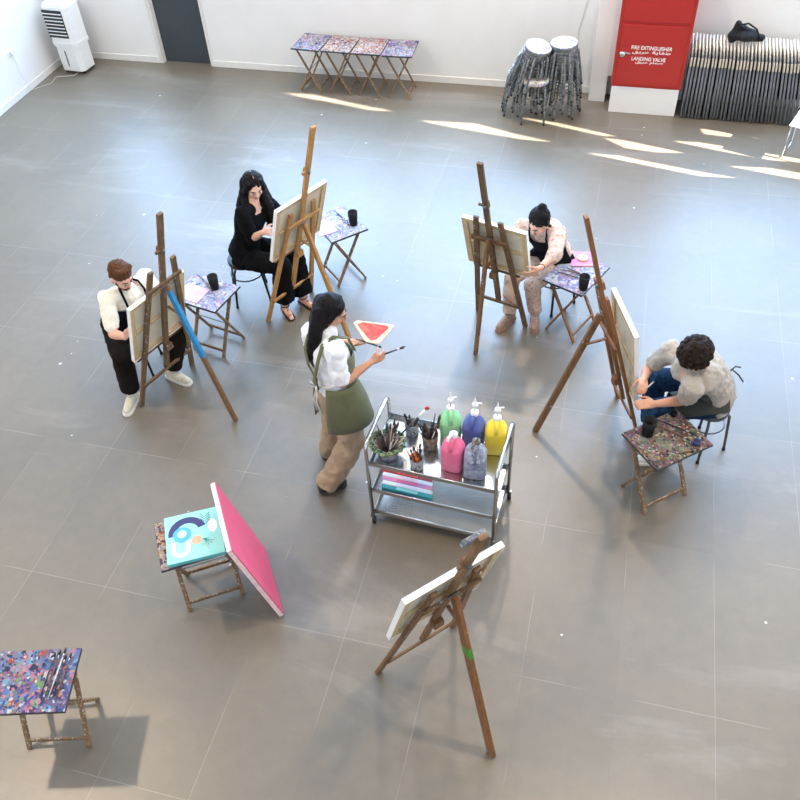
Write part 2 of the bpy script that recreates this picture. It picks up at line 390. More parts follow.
        for k in range(n):
            fs.append((k, o + k, o + k + 1, k + 1)); e = (L - 1) * m
            fs.append((e + k, e + k + 1, o + e + k + 1, o + e + k))
        return s.add(vs, fs, mi, True)
    def prism(s, poly, z0, z1, mi=0, mtop=None):
        """poly in local xy extruded along z"""
        n = len(poly); vs = [V((x, y, z0)) for x, y in poly] + [V((x, y, z1)) for x, y in poly]
        s.add(vs, [tuple(range(n))[::-1]], mi); s.add(vs, [tuple(range(n, 2 * n))], mi if mtop is None else mtop)
        return s.add(vs, [(i, (i + 1) % n, n + (i + 1) % n, n + i) for i in range(n)], mi)
    def build(s, name, mats, parent=None, loc=None, remesh=None, smooth_it=0, disp=None):
        me = bpy.data.meshes.new(name)
        me.from_pydata([tuple(v) for v in s.v], [], s.f)
        if not isinstance(mats, (list, tuple)): mats = [mats]
        for m in mats: me.materials.append(m)
        for p, mi, sm in zip(me.polygons, s.m, s.sm): p.material_index = mi; p.use_smooth = sm
        bm = bmesh.new(); bm.from_mesh(me)
        if not remesh: bmesh.ops.recalc_face_normals(bm, faces=bm.faces)
        bm.to_mesh(me); bm.free()
        o = bpy.data.objects.new(name, me); COL.objects.link(o)
        if remesh:
            md = o.modifiers.new('r', 'REMESH'); md.mode = 'VOXEL'; md.voxel_size = remesh; md.use_smooth_shade = True
            if smooth_it:
                sm = o.modifiers.new('s', 'SMOOTH'); sm.iterations = smooth_it; sm.factor = .5
            if disp:
                tx = bpy.data.textures.new(name + '_t', 'CLOUDS'); tx.noise_scale = disp[1]; tx.noise_depth = 3
                dm = o.modifiers.new('d', 'DISPLACE'); dm.texture = tx; dm.strength = disp[0]; dm.mid_level = .5; dm.texture_coords = 'LOCAL'
            bpy.context.view_layer.update()
            dg = bpy.context.evaluated_depsgraph_get()
            nm = bpy.data.meshes.new_from_object(o.evaluated_get(dg))
            o.modifiers.clear(); o.data = nm; nm.name = name
            if not nm.materials:
                for m in mats: nm.materials.append(m)
            for p in nm.polygons: p.use_smooth = True
        if parent is not None: o.parent = parent
        if loc is not None: o.location = loc
        return o

def thing(name, label, cat, loc=(0, 0, 0), rz=0, group=None):
    o = bpy.data.objects.new(name, None); COL.objects.link(o); o.empty_display_size = .1
    o.location = loc; o.rotation_euler = (0, 0, rz); o['label'] = label; o['category'] = cat
    if group: o['group'] = group
    return o
def tag(o, label, cat, group=None):
    o['label'] = label; o['category'] = cat
    if group: o['group'] = group
    return o
def struct(o): o['kind'] = 'structure'; return o
KIDS = {}
def copy_tree(o, parent=None):
    c = o.copy(); COL.objects.link(c)
    if parent is not None: c.parent = parent
    for ch in list(o.children): copy_tree(ch, c)
    return c
def Rz(a): return Matrix.Rotation(a, 3, 'Z')

# ------------------------------------------------------------------ camera
f_px = 828.195; th, ro, ya = math.radians(45.966), math.radians(-3.738), math.radians(-16.916)
F_ = V((math.sin(ya) * math.cos(th), math.cos(ya) * math.cos(th), -math.sin(th)))
r_ = V((math.cos(ya), -math.sin(ya), 0)); u_ = r_.cross(F_)
r2 = r_ * math.cos(ro) + u_ * math.sin(ro); u2 = -r_ * math.sin(ro) + u_ * math.cos(ro)
cam = bpy.data.objects.new('camera', bpy.data.cameras.new('camera')); COL.objects.link(cam)
mw = Matrix((r2, u2, -F_)).transposed().to_4x4(); mw.translation = V((0, 0, 5.08)); cam.matrix_world = mw
cam.data.sensor_width = 36; cam.data.lens = f_px / 800 * 36; cam.data.clip_end = 100
S.camera = cam

# ------------------------------------------------------------------ room
XL, XR, YB, YF, ZC = -7.97, 5.0, 10.58, -3.0, 7.2
struct(MB().box(((XL + XR) / 2, (YB + YF) / 2, -.05), (XR - XL + .6, YB - YF + .6, .1)).build('floor', M['floor']))
struct(MB().box(((XL + XR) / 2, (YB + YF) / 2, ZC + .05), (XR - XL + .6, YB - YF + .6, .1)).build('ceiling', M['wall']))

def holed_wall(name, outer, holes, to3d, thick, mat):
    """outer: [(a,b)..]; holes: list of polygons; to3d(a,b,d) gives the point at depth d inside the wall"""
    loops = [[V((a, b, 0)) for a, b in outer]] + [[V((a, b, 0)) for a, b in h] for h in holes]
    tris = tessellate_polygon(loops); flat = [p for l in loops for p in l]
    mb = MB()
    for d in (0, thick): mb.add([to3d(p.x, p.y, d) for p in flat], [tuple(t) for t in tris])
    for l in loops:
        n = len(l)
        mb.add([to3d(p.x, p.y, 0) for p in l] + [to3d(p.x, p.y, thick) for p in l], [(i, (i + 1) % n, n + (i + 1) % n, n + i) for i in range(n)])
    return struct(mb.build(name, mat))
# back wall with doorway and the high windows
DX0, DX1 = -6.44, -5.70
wins = [(-7.75, -6.65, 1.4), (-6.5, -5.62, 2.4), (-5.45, -3.1, 1.4), (-2.95, -.55, 1.4), (-.02, .72, 2.4), (.85, 2.75, 1.45), (2.9, 4.85, 1.45)]
WZ1 = 6.3
holed_wall('wall_back', [(XL, 0), (DX0 - .0, 0), (DX0, 2.1), (DX1, 2.1), (DX1, 0), (XR, 0), (XR, ZC), (XL, ZC)],
           [[(a, c), (b, c), (b, WZ1), (a, WZ1)] for a, b, c in wins], lambda a, b, d: V((a, YB + d, b)), .2, M['wall'])
FILL_HOLE = [(-2.0, 2.6), (2.0, 2.6), (2.0, 6.0), (-2.0, 6.0)]  # out-of-view opening added so fill light can brighten the walls
holed_wall('wall_left', [(YF, 0), (YB, 0), (YB, ZC), (YF, ZC)], [FILL_HOLE], lambda a, b, d: V((XL - d, a, b)), .2, M['wall'])
holed_wall('wall_front', [(XL, 0), (XR, 0), (XR, ZC), (XL, ZC)], [], lambda a, b, d: V((a, YF - d, b)), .2, M['wall'])
# sun slots in the right wall: each lets one blade of sunlight reach the floor
SUN_D = V((-.83, .14, -.54)).normalized()
blades = [[(-4.387, 9.947), (-3.981, 9.967), (-3.404, 9.815), (-2.801, 9.689), (-3.09, 9.67), (-3.601, 9.783)], [(-2.386, 9.502), (-1.689, 9.538), (-1.161, 9.359), (-0.697, 9.24), (-1.083, 9.248), (-1.654, 9.352), (-2.112, 9.43)], [(-1.25, 9.80), (-0.675, 9.71), (0.05, 9.50), (-0.148, 9.49), (-0.75, 9.66)], [(-0.1, 9.44), (0.183, 9.411), (0.829, 9.239), (0.504, 9.207), (0.159, 9.241)], [(-0.265, 9.053), (0.114, 9.049), (0.901, 8.872), (1.405, 8.788), (1.01, 8.762), (0.461, 8.883)], [(0.688, 9.496), (1.007, 9.513), (1.781, 9.378), (2.1, 9.32), (2.515, 9.238), (1.774, 9.242), (1.231, 9.353)], [(1.005, 9.852), (1.04, 9.846), (1.406, 9.784), (1.719, 9.704), (1.291, 9.704), (1.052, 9.725)], [(1.314, 9.03), (1.765, 9.065), (2.485, 8.935), (3.075, 8.835), (2.373, 8.833), (1.863, 8.91)]]
def to_wall(p):
    t = (p[0] - XR) / SUN_D.x
    q = V((p[0], p[1], 0)) - SUN_D * t
    return (q.y, q.z)
slots = [[to_wall(p) for p in b] for b in blades]
holed_wall('wall_right', [(YF, 0), (YB, 0), (YB, ZC), (YF, ZC)], slots, lambda a, b, d: V((XR + d, a, b)), .004, M['wall'])

mb = MB(); mb.box(((XL + DX0 - .06) / 2, YB - .008, .045), (DX0 - .06 - XL, .016, .09), bev=.004)
mb.box(((DX1 + .04 - .377) / 2, YB - .008, .045), (-.377 - DX1 - .04, .016, .09), bev=.004)
mb.box(((.70 + XR) / 2, YB - .008, .045), (XR - .70, .016, .09), bev=.004)
struct(mb.build('baseboard_back', M['base']))
struct(MB().box((XL + .008, (YB + YF) / 2, .045), (.016, YB - YF, .09), bev=.004).build('baseboard_left', M['base']))
struct(MB().box((-.275, YB - .115, ZC / 2), (.205, .23, ZC), bev=.006).box((-.145, YB - .13, ZC / 2 + .17), (.08, .20, ZC - .34), bev=.004).build('trim_1', M['wall']))   # pilaster beside the fire cabinet
# door in its recess
dr = MB().box(((DX0 + DX1) / 2, YB + .09, 1.05), (DX1 - DX0, .04, 2.1), bev=.003).build('door_1', M['door']); struct(dr)
fb = MB()
fb.box((DX0 - .03, YB - .004, 1.06), (.06, .02, 2.12), bev=.004); fb.box((DX1 + .02, YB - .004, 1.06), (.04, .02, 2.12), bev=.004)
fb.box(((DX0 + DX1) / 2, YB - .004, 2.14), (DX1 - DX0 + .1, .02, .06), bev=.004)
struct(fb.build('trim_2', M['frame']))
hb = MB().tube([(DX1 - .09, YB + .05, 1.02), (DX1 - .09, YB + .02, 1.02), (DX1 - .2, YB + .02, 1.02)], .009)
hb.build('door_handle', M['chrome'], dr)
# high window frames with muntins
for i, (a, b, WZ0) in enumerate(wins):
    w = MB()
    for x in (a + .03, b - .03) + ((a + (b - a) / 2,) if b - a > 1.2 else ()): w.box((x, YB + .1, (WZ0 + WZ1) / 2), (.06, .06, WZ1 - WZ0), bev=.004)
    for z in (WZ0 + .03, WZ1 - .03, (WZ0 + WZ1) / 2): w.box(((a + b) / 2, YB + .1, z), (b - a, .06, .06), bev=.004)
    struct(w.build('window_%d' % (i + 1), M['frame']))

w = MB()
for y in (-1.97, -.67, .67, 1.97): w.box((XL - .1, y, 4.3), (.06, .06, 3.4), bev=.004)
for z in (2.63, 4.3, 5.97): w.box((XL - .1, 0, z), (.06, 4, .06), bev=.004)
struct(w.build('window_8', M['frame']))  # frame for the added, unseen fill opening in the left wall
# ------------------------------------------------------------------ wall outlet and cable
o = thing('wall_outlet', 'small white power outlet on left wall near the air cooler', 'outlet', (XL + .0, 9.35, .58), 0)
MB().box((.006, 0, 0), (.012, .12, .085), bev=.003).build('outlet_plate', M['white_plastic'], o)
MB().box((.03, .0, 0), (.035, .045, .045), bev=.006).build('plug', M['white_plastic'], o)
tag(MB().tube([(XL + .04, 9.35, .56), (XL + .03, 9.37, .3), (XL + .04, 9.45, .02), (XL + .2, 9.7, .008), (XL + .16, 9.9, .008), (XL + .4, 9.98, .008), (-7.52, 10.06, .03)], .004, 6).build('power_cord', M['frame']),
    'thin white power cord from the wall outlet to the air cooler', 'cord')
tag(MB().tube([(-.50, YB - .01, 2.4), (-.50, YB - .01, 1.3), (-.60, YB - .01, .8), (-.585, YB - .01, .1)], .004, 6).build('wall_cable', M['frame']),
    'thin grey cable hanging down the white wall behind the stool stacks', 'cable')

# ------------------------------------------------------------------ air cooler
o = thing('air_cooler', 'tall white portable air cooler standing in the room corner', 'air cooler', (-7.595, 10.2, 0), math.radians(-4))
def rr(w, d, ch): return [(-w / 2 + ch, -d / 2), (w / 2 - ch, -d / 2), (w / 2, -d / 2 + ch), (w / 2, d / 2 - ch), (w / 2 - ch, d / 2), (-w / 2 + ch, d / 2), (-w / 2, d / 2 - ch), (-w / 2, -d / 2 + ch)]
MB().prism(rr(.38, .32, .05), .045, .40).build('water_tank', M['white_plastic'], o)
MB().prism(rr(.43, .36, .06), .40, .45).build('collar', M['white_plastic'], o)
MB().prism(rr(.41, .34, .05), .45, .92).prism(rr(.37, .30, .05), .92, .95).build('upper_body', M['white_plastic'], o)
g_ = MB().box((-.028, -.171, .70), (.315, .012, .37), bev=.012).build('grille', M['black_plastic'], o)
for k in range(7): MB().box((-.028, -.181, .558 + k * .047), (.295, .014, .007), Matrix.Rotation(.4, 3, 'X')).build('louvre', M['white_plastic'], g_)
MB().box((-.03, -.163, .22), (.014, .008, .22), bev=.003).build('water_gauge', M['black_plastic'], o)
MB().prism(rr(.36, .30, .05), .03, .047).build('base', M['black_plastic'], o)
for x, y in ((-.14, -.11), (.14, -.11), (-.14, .11), (.14, .11)): MB().lathe([(.018, -.012), (.018, .012)], 12, c=(x, y, .018), axis=(1, 0, 0)).build('wheel', M['rubber'], o)

# ------------------------------------------------------------------ fire cabinet
o = thing('fire_cabinet', 'tall red fire cabinet on a white plinth with white lettering', 'fire cabinet', (.295, 10.34, 0))
MB().box((0, 0, .1675), (.80, .47, .335), bev=.004).build('plinth', M['wall'], o)
MB().box((0, 0, .335 + .9), (.83, .47, 1.8), bev=.004).build('cabinet_body', M['red'], o)
def fdoor(z0, z1):
    m = MB().box((0, -.243, (z0 + z1) / 2), (.745, .016, z1 - z0), bev=.004)
    return m.build('door', M['red'], o)
d1 = fdoor(.37, 1.085); d2 = fdoor(1.125, 2.10)
MB().lathe([(.036, 0), (.036, .012), (.02, .022), (0.0, .024)], 18, c=(-.33, -.251, .735), axis=(0, -1, 0)).build('latch', M['chrome'], d1)
MB().box((-.27, -.256, .755), (.07, .01, .018), Matrix.Rotation(.2, 3, 'Y'), bev=.003).build('latch_handle', M['chrome'], d1)
MB().lathe([(.036, 0), (.036, .012), (.02, .022), (0.0, .024)], 18, c=(-.33, -.251, 1.60), axis=(0, -1, 0)).build('latch', M['chrome'], d2)
def text(s, size, x, z, w, parent, name, dy=-.2525):
    cu = bpy.data.curves.new(name, 'FONT'); cu.body = s; cu.size = size; cu.extrude = .0008; cu.offset = .0010
    cu.align_x = 'LEFT'; cu.space_character = 1.02; cu.resolution_u = 4
    t = bpy.data.objects.new(name, cu); COL.objects.link(t); bpy.context.view_layer.update()
    me = bpy.data.meshes.new_from_object(t.evaluated_get(bpy.context.evaluated_depsgraph_get()))
    bpy.data.objects.remove(t)
    q = bpy.data.objects.new(name, me); COL.objects.link(q); me.materials.append(M['white_ink'])
    xs = [v.co.x for v in me.vertices]; zs = [v.co.y for v in me.vertices]
    if not xs: return q
    sx = w / (max(xs) - min(xs)); sz = size * .72 / max(max(zs) - min(zs), 1e-4) if size else 1
    for v in me.vertices:
        a, b, c = v.co; v.co = V((x + (a - min(xs)) * sx, dy - c, z + (b - min(zs)) * sz))
    q.parent = parent; return q
text('FIRE EXTINGUISHER', .062, -.235, .803, .465, d1, 'lettering')
text('LANDING VALVE', .062, -.215, .672, .39, d1, 'lettering')
# Arabic lines in presentation forms, set in visual order (right-to-left script)
ar1 = ''.join(reversed('\uFEC3\uFED4\uFE8E\uFBFE\uFE94' if False else '\uFEC3\uFED4\uFE8E\uFEF3\uFE94 \uFEA3\uFEAE\uFEF3\uFED6'))
ar2 = ''.join(reversed('\uFEBB\uFEE4\uFE8E\uFEE1 \uFEA3\uFEAE\uFEF3\uFED6'))
text(ar1, .066, -.22, .748, .44, d1, 'lettering')
text(ar2, .060, -.165, .628, .32, d1, 'lettering')

# ------------------------------------------------------------------ folding tray tables
def make_table(top, wood_, label, group=None, name='folding_table'):
    t = thing(name, label, 'table', group=group)
    tt = MB().box((0, 0, .588), (.39, .49, .018), bev=.003).build('tabletop', M['brush_dark'], t)
    MB().box((0, 0, .5985), (.384, .484, .003), bev=.001).build('painted_surface', top, tt)
    for fr, yy, sg in ((0, .185, 1), (1, .163, -1)):
        for s in (-1, 1):
            MB().beam((-.15 * sg, yy * s, .575), (.15 * sg, yy * s, .004), .018, .03, up=(0, 1, 0), bev=.003).build('leg', wood_, t)
        MB().beam((.123 * sg, -yy, .06), (.123 * sg, yy, .06), .014, .03, up=(1, 0, 0) if 0 else (0, 0, 1)).build('stretcher', wood_, t)
        MB().beam((-.15 * sg, -yy, .572), (-.15 * sg, yy, .572), .02, .02).build('rail', wood_, t)
    MB().tube([(0, -.19, .29), (0, .19, .29)], .004, 6).build('pivot_rod', M['darksteel'], t)
    return t
def place(o, x, y, rz): o.location = (x, y, 0); o.rotation_euler = (0, 0, rz); return o
R_ = math.radians
place(make_table(M['top_blue'], M['tray_wood'], 'folding table with blue paint-covered top, cut by the left picture edge'), -2.80, 1.52, R_(-74.5))
place(make_table(M['top_pink'], M['tray_wood'], 'folding table carrying the small mint canvas, pink canvas leaning on its end'), -2.28, 2.66, R_(-57))
place(make_table(M['top_dark'], M['tray_wood'], 'folding table crusted with dark multicoloured paint beside the curly-haired seated person'), .684, 4.16, R_(-49.5))
place(make_table(M['top_pale'], M['wood_red'], 'folding table with pink plate and black cup beside the floral-clad person'), -.132, 5.945, R_(-24.2))
place(make_table(M['top_pale2'], M['tray_wood'], 'folding table with pale paper and cup beside long-haired seated person'), -2.418, 6.294, R_(45.4))
place(make_table(M['top_pale2'], M['tray_wood'], 'folding table with blue smears beside the bearded person in cream shirt'), -3.263, 5.073, R_(77.9))
for i, (tp, tx) in enumerate(((M['top_mix'], 'leftmost table of the row against back wall, purple and blue paint'), (M['top_pink'], 'second table of the row against back wall, from the left'),
                              (M['top_warm2'], 'third table of the row against back wall, reddest top'), (M['top_cool'], 'rightmost table of the row against back wall, blue-grey and orange paint'))):
    place(make_table(tp, M['tray_wood'], 'folding table, ' + tx, 'folding tables in a row by the back wall'), -3.995 + i * .402, 10.22 - i * .008, R_(-4 + 2.2 * i))

# ------------------------------------------------------------------ stools
def make_stool(seat, metal, label, h=.47, group=None, n=4, name='round_stool', r=.155, splay=.045, rot=PI / 4, side=None, lr=.011):
    t = thing(name, label, 'stool', group=group)
    sb = MB().lathe([(0, h - .045), (r - .01, h - .045), (r, h - .038), (r, h - .006), (r - .004, h - .002)], 28)
    sb.lathe([(r - .004, h - .002), (r - .012, h), (0, h + .001)], 28, mi=1).build('seat', [side or seat, seat], t)
    for k in range(n):
        a = rot + k * 2 * PI / n; d = V((math.cos(a), math.sin(a), 0))
        pts = [d * (r * .5) + V((0, 0, h - .04)), d * (r * .86) + V((0, 0, h - .045)), d * (r + .012) + V((0, 0, h - .09)), d * (r + splay * .6) + V((0, 0, h * .45)), d * (r + splay) + V((0, 0, .012))]
        l = MB().tube(pts, lr, 8).build('leg', metal, t)
        MB().lathe([(.014, 0), (.014, .02)], 10, c=tuple(d * (r + splay))).build('foot_cap', M['rubber'], l)
    rg = []
    for k in range(20):
        a = k * 2 * PI / 20; rg.append((math.cos(a) * (r - .005), math.sin(a) * (r - .005), h * .62))
    MB().tube(rg, .007, 6, closed=True).build('ring', metal, t)
    return t
t = make_stool(M['stool_green'], M['stool_metal'], 'single paint-splashed metal stool in front of the two stool stacks', h=.535, r=.165, splay=.03, lr=.013, side=M['stool_seat'])
place(t, -1.0, 9.75, .1)
protoS = None
for nm, (x0, y0, dx, dy, tiltx, tilty, cnt) in {'left, leaning': (-1.20, 9.95, .0125, -.014, .016, .026, 9), 'right, upright': (-.68, 10.0, -.002, -.010, .008, -.004, 9)}.items():
    for k in range(cnt):
        pos = 'lowest' if k == 0 else ('topmost' if k == cnt - 1 else ['', 'second', 'third', 'fourth', 'fifth', 'sixth', 'seventh', 'eighth'][k] + ' from the floor')
        lb = 'paint-splashed metal stool in the %s stack, %s' % (nm, pos)
        if protoS is None: s_ = protoS = make_stool(M['stool_seat'], M['stool_metal'], lb, h=.51, group='stacked metal stools', n=6, splay=.075, r=.160, side=M['stool_metal'], lr=.013)
        else: s_ = copy_tree(protoS); s_['label'] = lb
        s_.location = (x0 + dx * k, y0 + dy * k, .052 * k); s_.rotation_euler = (Matrix.Rotation(tilty * k, 3, 'Y') @ Matrix.Rotation(tiltx * k, 3, 'X') @ Rz(.23 * k * (-1) ** k + (.5 if x0 > -1 else 0))).to_euler()

# seats of the painters
t = make_stool(M['black_plastic'], M['blackmetal'], 'dark round stool with thin legs under the long-haired person in black', h=.455, splay=.07, r=.16); place(t, -3.21, 5.80, .5)
t = make_stool(M['black_plastic'], M['blackmetal'], 'dark stool mostly hidden beneath the bearded person in cream shirt', h=.455, splay=.05, r=.16); place(t, -3.84, 4.65, .2)
t = make_stool(M['black_plastic'], M['blackmetal'], 'dark stool hidden beneath the person in floral clothes', h=.455, splay=.05, r=.16); place(t, -.335, 6.25, .9)
t = make_stool(M['stool_seat'], M['darksteel'], 'grey metal stool under the curly-haired person in grey beige t-shirt', h=.46, splay=.05, r=.14, side=M['darksteel']); place(t, 1.015, 4.70, .75)

# ------------------------------------------------------------------ folding chairs stacked along the wall
protoC = None
N = 33
for i in range(N):
    if protoC is None:
        c = thing('folding_chair', '', 'chair', group='folded chairs in a row against the back wall')
        MB().tube([(0, -.20, .02), (0, -.19, .40), (0, -.13, .72), (0, -.09, .80)], .014, 8).build('front_tube', M['chair_tube'], c)
        MB().tube([(.012, -.165, .01), (.012, -.12, .42), (.012, -.02, .72)], .009, 8).build('leg', M['chair_tube'], c)
        MB().tube([(.012, .17, .01), (.012, .15, .42), (.012, .08, .72)], .009, 8).build('leg', M['chair_tube'], c)
        MB().tube([(0, .19, .02), (0, .17, .42), (0, .13, .80)], .011, 8).build('rear_tube', M['chair_tube'], c)
        MB().box((.006, -.01, .44), (.010, .30, .40), bev=.003).build('seat_panel', M['chair_pad'], c)
        MB().box((0, -.155, .68), (.022, .05, .10), Matrix.Rotation(-.25, 3, 'X'), bev=.006).build('bracket', M['chair_bracket'], c)
        bk = MB(); secs = []
        for k in range(8):
            a = k / 7; y = -.135 + a * .27; zt = .86 + .085 * math.sin(a * PI) ; xx = -.022 * math.sin(a * PI) + .012 * a
            secs.append((y, xx, .74 + .02 * a, zt))
        vs = []
        for y, x, zb, zt in secs: vs += [(x - .006, y, zb), (x + .006, y, zb), (x - .016, y, zt), (x - .004, y, zt)]
        fs = []
        for k in range(7):
            b = 4 * k
            for q in ((0, 2, 6, 4), (1, 5, 7, 3), (2, 3, 7, 6), (0, 4, 5, 1)): fs.append(tuple(b + j for j in q))
        fs += [(0, 1, 3, 2), (28, 30, 31, 29)]
        bk.add(vs, fs, 0, True).build('backrest', M['chair_cream'], c)
        protoC = c
    else: c = copy_tree(protoC)
    c.location = (.775 + i * .0425, 10.285 + random.uniform(-.012, .012), 0)
    c.rotation_euler = (0, -.012 - i * .0045, random.uniform(-.03, .03))
    c['label'] = 'folded chair with cream backrest edge, packed in the long row against wall'
for c in [q for q in COL.objects if q.name.startswith('folding_chair')]:
    c['label'] = 'grey tubular folding chair with cream backrest, packed upright in the row right of red cabinet'
# black bag over the chairs
b = MB(); b.chain([(1.16, 10.22, .93), (1.20, 10.24, 1.10)], [.045, .035]); b.chain([(1.16, 10.22, .97), (1.48, 10.25, .95)], [.055, .045]); b.chain([(1.20, 10.24, 1.08), (1.40, 10.26, .98)], [.035, .045])
b.ell((1.3, 10.25, .97), (.16, .12, .06))
o = b.build('bag', M['bag'], remesh=.012, smooth_it=3, disp=(.02, .06)); tag(o, 'black cloth bag slumped on top of the stacked folding chairs', 'bag')
MB().tube([(1.22, 10.20, 1.10), (1.30, 10.18, 1.13), (1.40, 10.18, 1.07), (1.46, 10.20, .97)], .011, 8).build('handle', M['bag'], o)
# chair at the right edge
o = thing('sled_chair', 'white-seated chair with chrome sled legs, cut by right edge', 'chair', (2.15, 9.42, 0), R_(-20))
MB().box((0, 0, .40), (.44, .42, .02), bev=.009).build('seat', M['white_plastic'], o)
for s in (-1, 1):
    MB().tube([(.2 * s, .15, .39), (.2 * s, .19, .03), (.2 * s, .17, .01), (.2 * s, -.17, .01), (.2 * s, -.2, .03), (.2 * s, -.12, .39)], .009, 8).build('sled_leg', M['chrome'], o)
MB().loft([(V((0, .21, .42)), V((.2, 0, 0)), V((0, .012, 0))), (V((0, .25, .6)), V((.21, 0, 0)), V((0, .014, 0))), (V((0, .29, .80)), V((.17, 0, 0)), V((0, .012, 0)))], 16).build('backrest', M['white_plastic'], o)

# ------------------------------------------------------------------ easels
def make_easel(label, wd, x, y, yaw, w, wt, Lt, A, d, mt, mb, rt, cb, ch, cw, co, lc, lu, cs, shelf_t=None, clamp=None, rear_mat=None, canvas_lab='', cA=0, mast_side=-1, paint=None, rw=.050, top_board=False, cyaw=0):
    e = thing('easel', label, 'easel', (x, y, 0), yaw)
    U = V((0, -math.sin(A), math.cos(A))); Nn = V((0, math.cos(A), math.sin(A))); X = V((1, 0, 0))
    pt = lambda a, t, n=0: X * a + U * t + Nn * n
    ws = lambda t: w + (wt - w) * t / Lt
    for s in (-1, 1):
        MB().beam(pt(s * w, .004), pt(s * wt, Lt), .046, .024, up=tuple(Nn), bev=.004).build('front_leg', wd, e)
    MB().beam(pt(0, mb, -.004), pt(0, mt, -.004), .048, .028, up=tuple(Nn), bev=.004).build('mast', wd, e)
    rl = MB().beam((0, -d, .01), pt(0, rt, -.04), rw, .028, up=tuple(X), bev=.004).build('rear_leg', rear_mat or wd, e)
    if paint:
        q0, q1 = V((0, -d, .01)), pt(0, rt, -.04); a_, b_, pm = paint
        MB().beam(q0.lerp(q1, a_), q0.lerp(q1, b_), rw + .0015, .0295, up=tuple(X), bev=.002).build('painted_patch', pm, rl)['label'] = 'painted stretch of the rear leg'
    MB().beam(pt(-ws(lc) - .01, lc, -.018), pt(ws(lc) + .01, lc, -.018), .018, .036, up=tuple(U), bev=.003).build('lower_crossbar', wd, e)
    MB().beam(pt(-ws(lu) - .035, lu, -.024), pt(ws(lu) + .035, lu, -.024), .020, .040, up=tuple(U), bev=.003).build('upper_crossbar', wd, e)
    # shelf carrying the canvas
    sh = MB().beam(pt(-ws(cb) - .05, cb - .012, .035), pt(ws(cb) + .05, cb - .012, .035), .020, .085, up=tuple(U), bev=.003)
    sh.beam(pt(-ws(cb) - .05, cb + .0, .074), pt(ws(cb) + .05, cb + .0, .074), .03, .010, up=tuple(U), bev=.002)
    sh.build('canvas_shelf', wd, e)
    MB().box(pt(0, cb - .04, -.03), (.07, .05, .06), bev=.006).build('shelf_bracket', wd, e)
    cl = clamp if clamp is not None else min(mt - .25, cb + ch + .16)
    c_ = MB().box(pt(0, cl, .012), (.05, .03, .07), Matrix((X, -Nn, U)).transposed(), bev=.005)
    c_.box(pt(-.035, cl + .0, -.005), (.05, .022, .022), Matrix((X, -Nn, U)).transposed(), bev=.004)
    c_.build('top_clamp', wd, e)
    MB().lathe([(.014, 0), (.014, .014), (.004, .02)], 12, c=tuple(pt(0, cl, -.018)), axis=tuple(-Nn)).build('wing_knob', M['darksteel'], e)
    if top_board:
        MB().box(pt(-.03, mt - .035, .02), (.12, .022, .05), Matrix((X, -Nn, U)).transposed(), bev=.004).build('clamp_board', M['pot_grey'], e)
    # strut between rear leg and mast
    q = V((0, -d, .01)).lerp(pt(0, rt, -.04), .78)
    MB().beam(q + V((.02, 0, 0)), pt(.02, rt * .80, -.02), .012, .022, up=tuple(X), bev=.002).build('strut', wd, e)
    MB().tube([pt(-.035, rt, -.03), pt(.035, rt, -.03)], .006, 8).build('hinge_bolt', M['darksteel'], e)
    # canvas: its own thing, resting on the shelf
    c = thing('stretched_canvas', canvas_lab, 'canvas', (x, y, 0), yaw + cyaw)
    A2 = A - cA; U2 = V((0, -math.sin(A2), math.cos(A2))); N2 = V((0, math.cos(A2), math.sin(A2)))
    o0 = pt(cs, cb, max(.014, co - .016)); TH = .034
    if cyaw: c.location = V((x, y, 0)) + Rz(yaw) @ o0 - Rz(yaw + cyaw) @ o0
    R2 = Matrix((X, N2, U2)).transposed()   # columns x, depth, up
    cc = lambda a, n, t: o0 + X * a + N2 * n + U2 * t
    MB().box(cc(0, TH - .003, ch / 2), (cw, .006, ch), R2, bev=.002).build('painted_face', M['canvas_front'], c)
    MB().box(cc(0, TH - .012, ch / 2), (cw - .02, .002, ch - .02), R2).build('cloth_back', M['canvas_back'], c)
    ed = MB()
    for a, t, sx, sz in ((-cw / 2 + .002, ch / 2, .004, ch), (cw / 2 - .002, ch / 2, .004, ch), (0, .002, cw, .004), (0, ch - .002, cw, .004)):
        ed.box(cc(a, TH / 2 - .003, t), (sx, TH - .004, sz), R2)
    ed.build('folded_edge', M['canvas_front'], c)
    bw = .042
    for a, t, sx, sz in ((-cw / 2 + bw / 2 + .004, ch / 2, bw, ch - .008), (cw / 2 - bw / 2 - .004, ch / 2, bw, ch - .008), (0, bw / 2 + .004, cw - .1, bw), (0, ch - bw / 2 - .004, cw - .1, bw), (0, ch / 2, cw - .1, bw * .8)):
        MB().box(cc(a, .011, t), (sx, .018, sz), R2, bev=.002).build('stretcher_bar', M['pine'], c)
    return e, c
make_easel('brown paint-smeared easel with blue painted rear leg, in front of bearded person', M['wood_old'], -3.494, 4.463, 1.216, .307, .113, 1.56, .301, .819, 2.074, .311, 1.353, .637, .65, .568, .031, .284, 1.38, -.039,
           clamp=1.72, canvas_lab='white stretched canvas on the easel with the blue painted leg', paint=(.50, .97, M['blue_paint']), rear_mat=M['wood_mid'])
make_easel('clean golden wood easel in front of the long-haired person in black', M['wood_new'], -2.784, 5.709, 1.111, .288, .13, 1.333, .31, .786, 2.176, .273, 1.164, .831, .604, .589, .031, .294, 1.193, .004,
           clamp=1.73, canvas_lab='white stretched canvas on the clean golden wood easel')
make_easel('dark brown easel with tall mast in front of the person in floral clothes', M['wood_dark'], -.757, 5.915, -.269, .24, .105, 1.381, .287, .553, 2.001, .325, 1.186, .740, .566, .575, .031, .307, 1.153, .032,
           clamp=1.55, canvas_lab='stretched canvas on the dark easel before the person in floral clothes', rear_mat=M['wood_mid'])
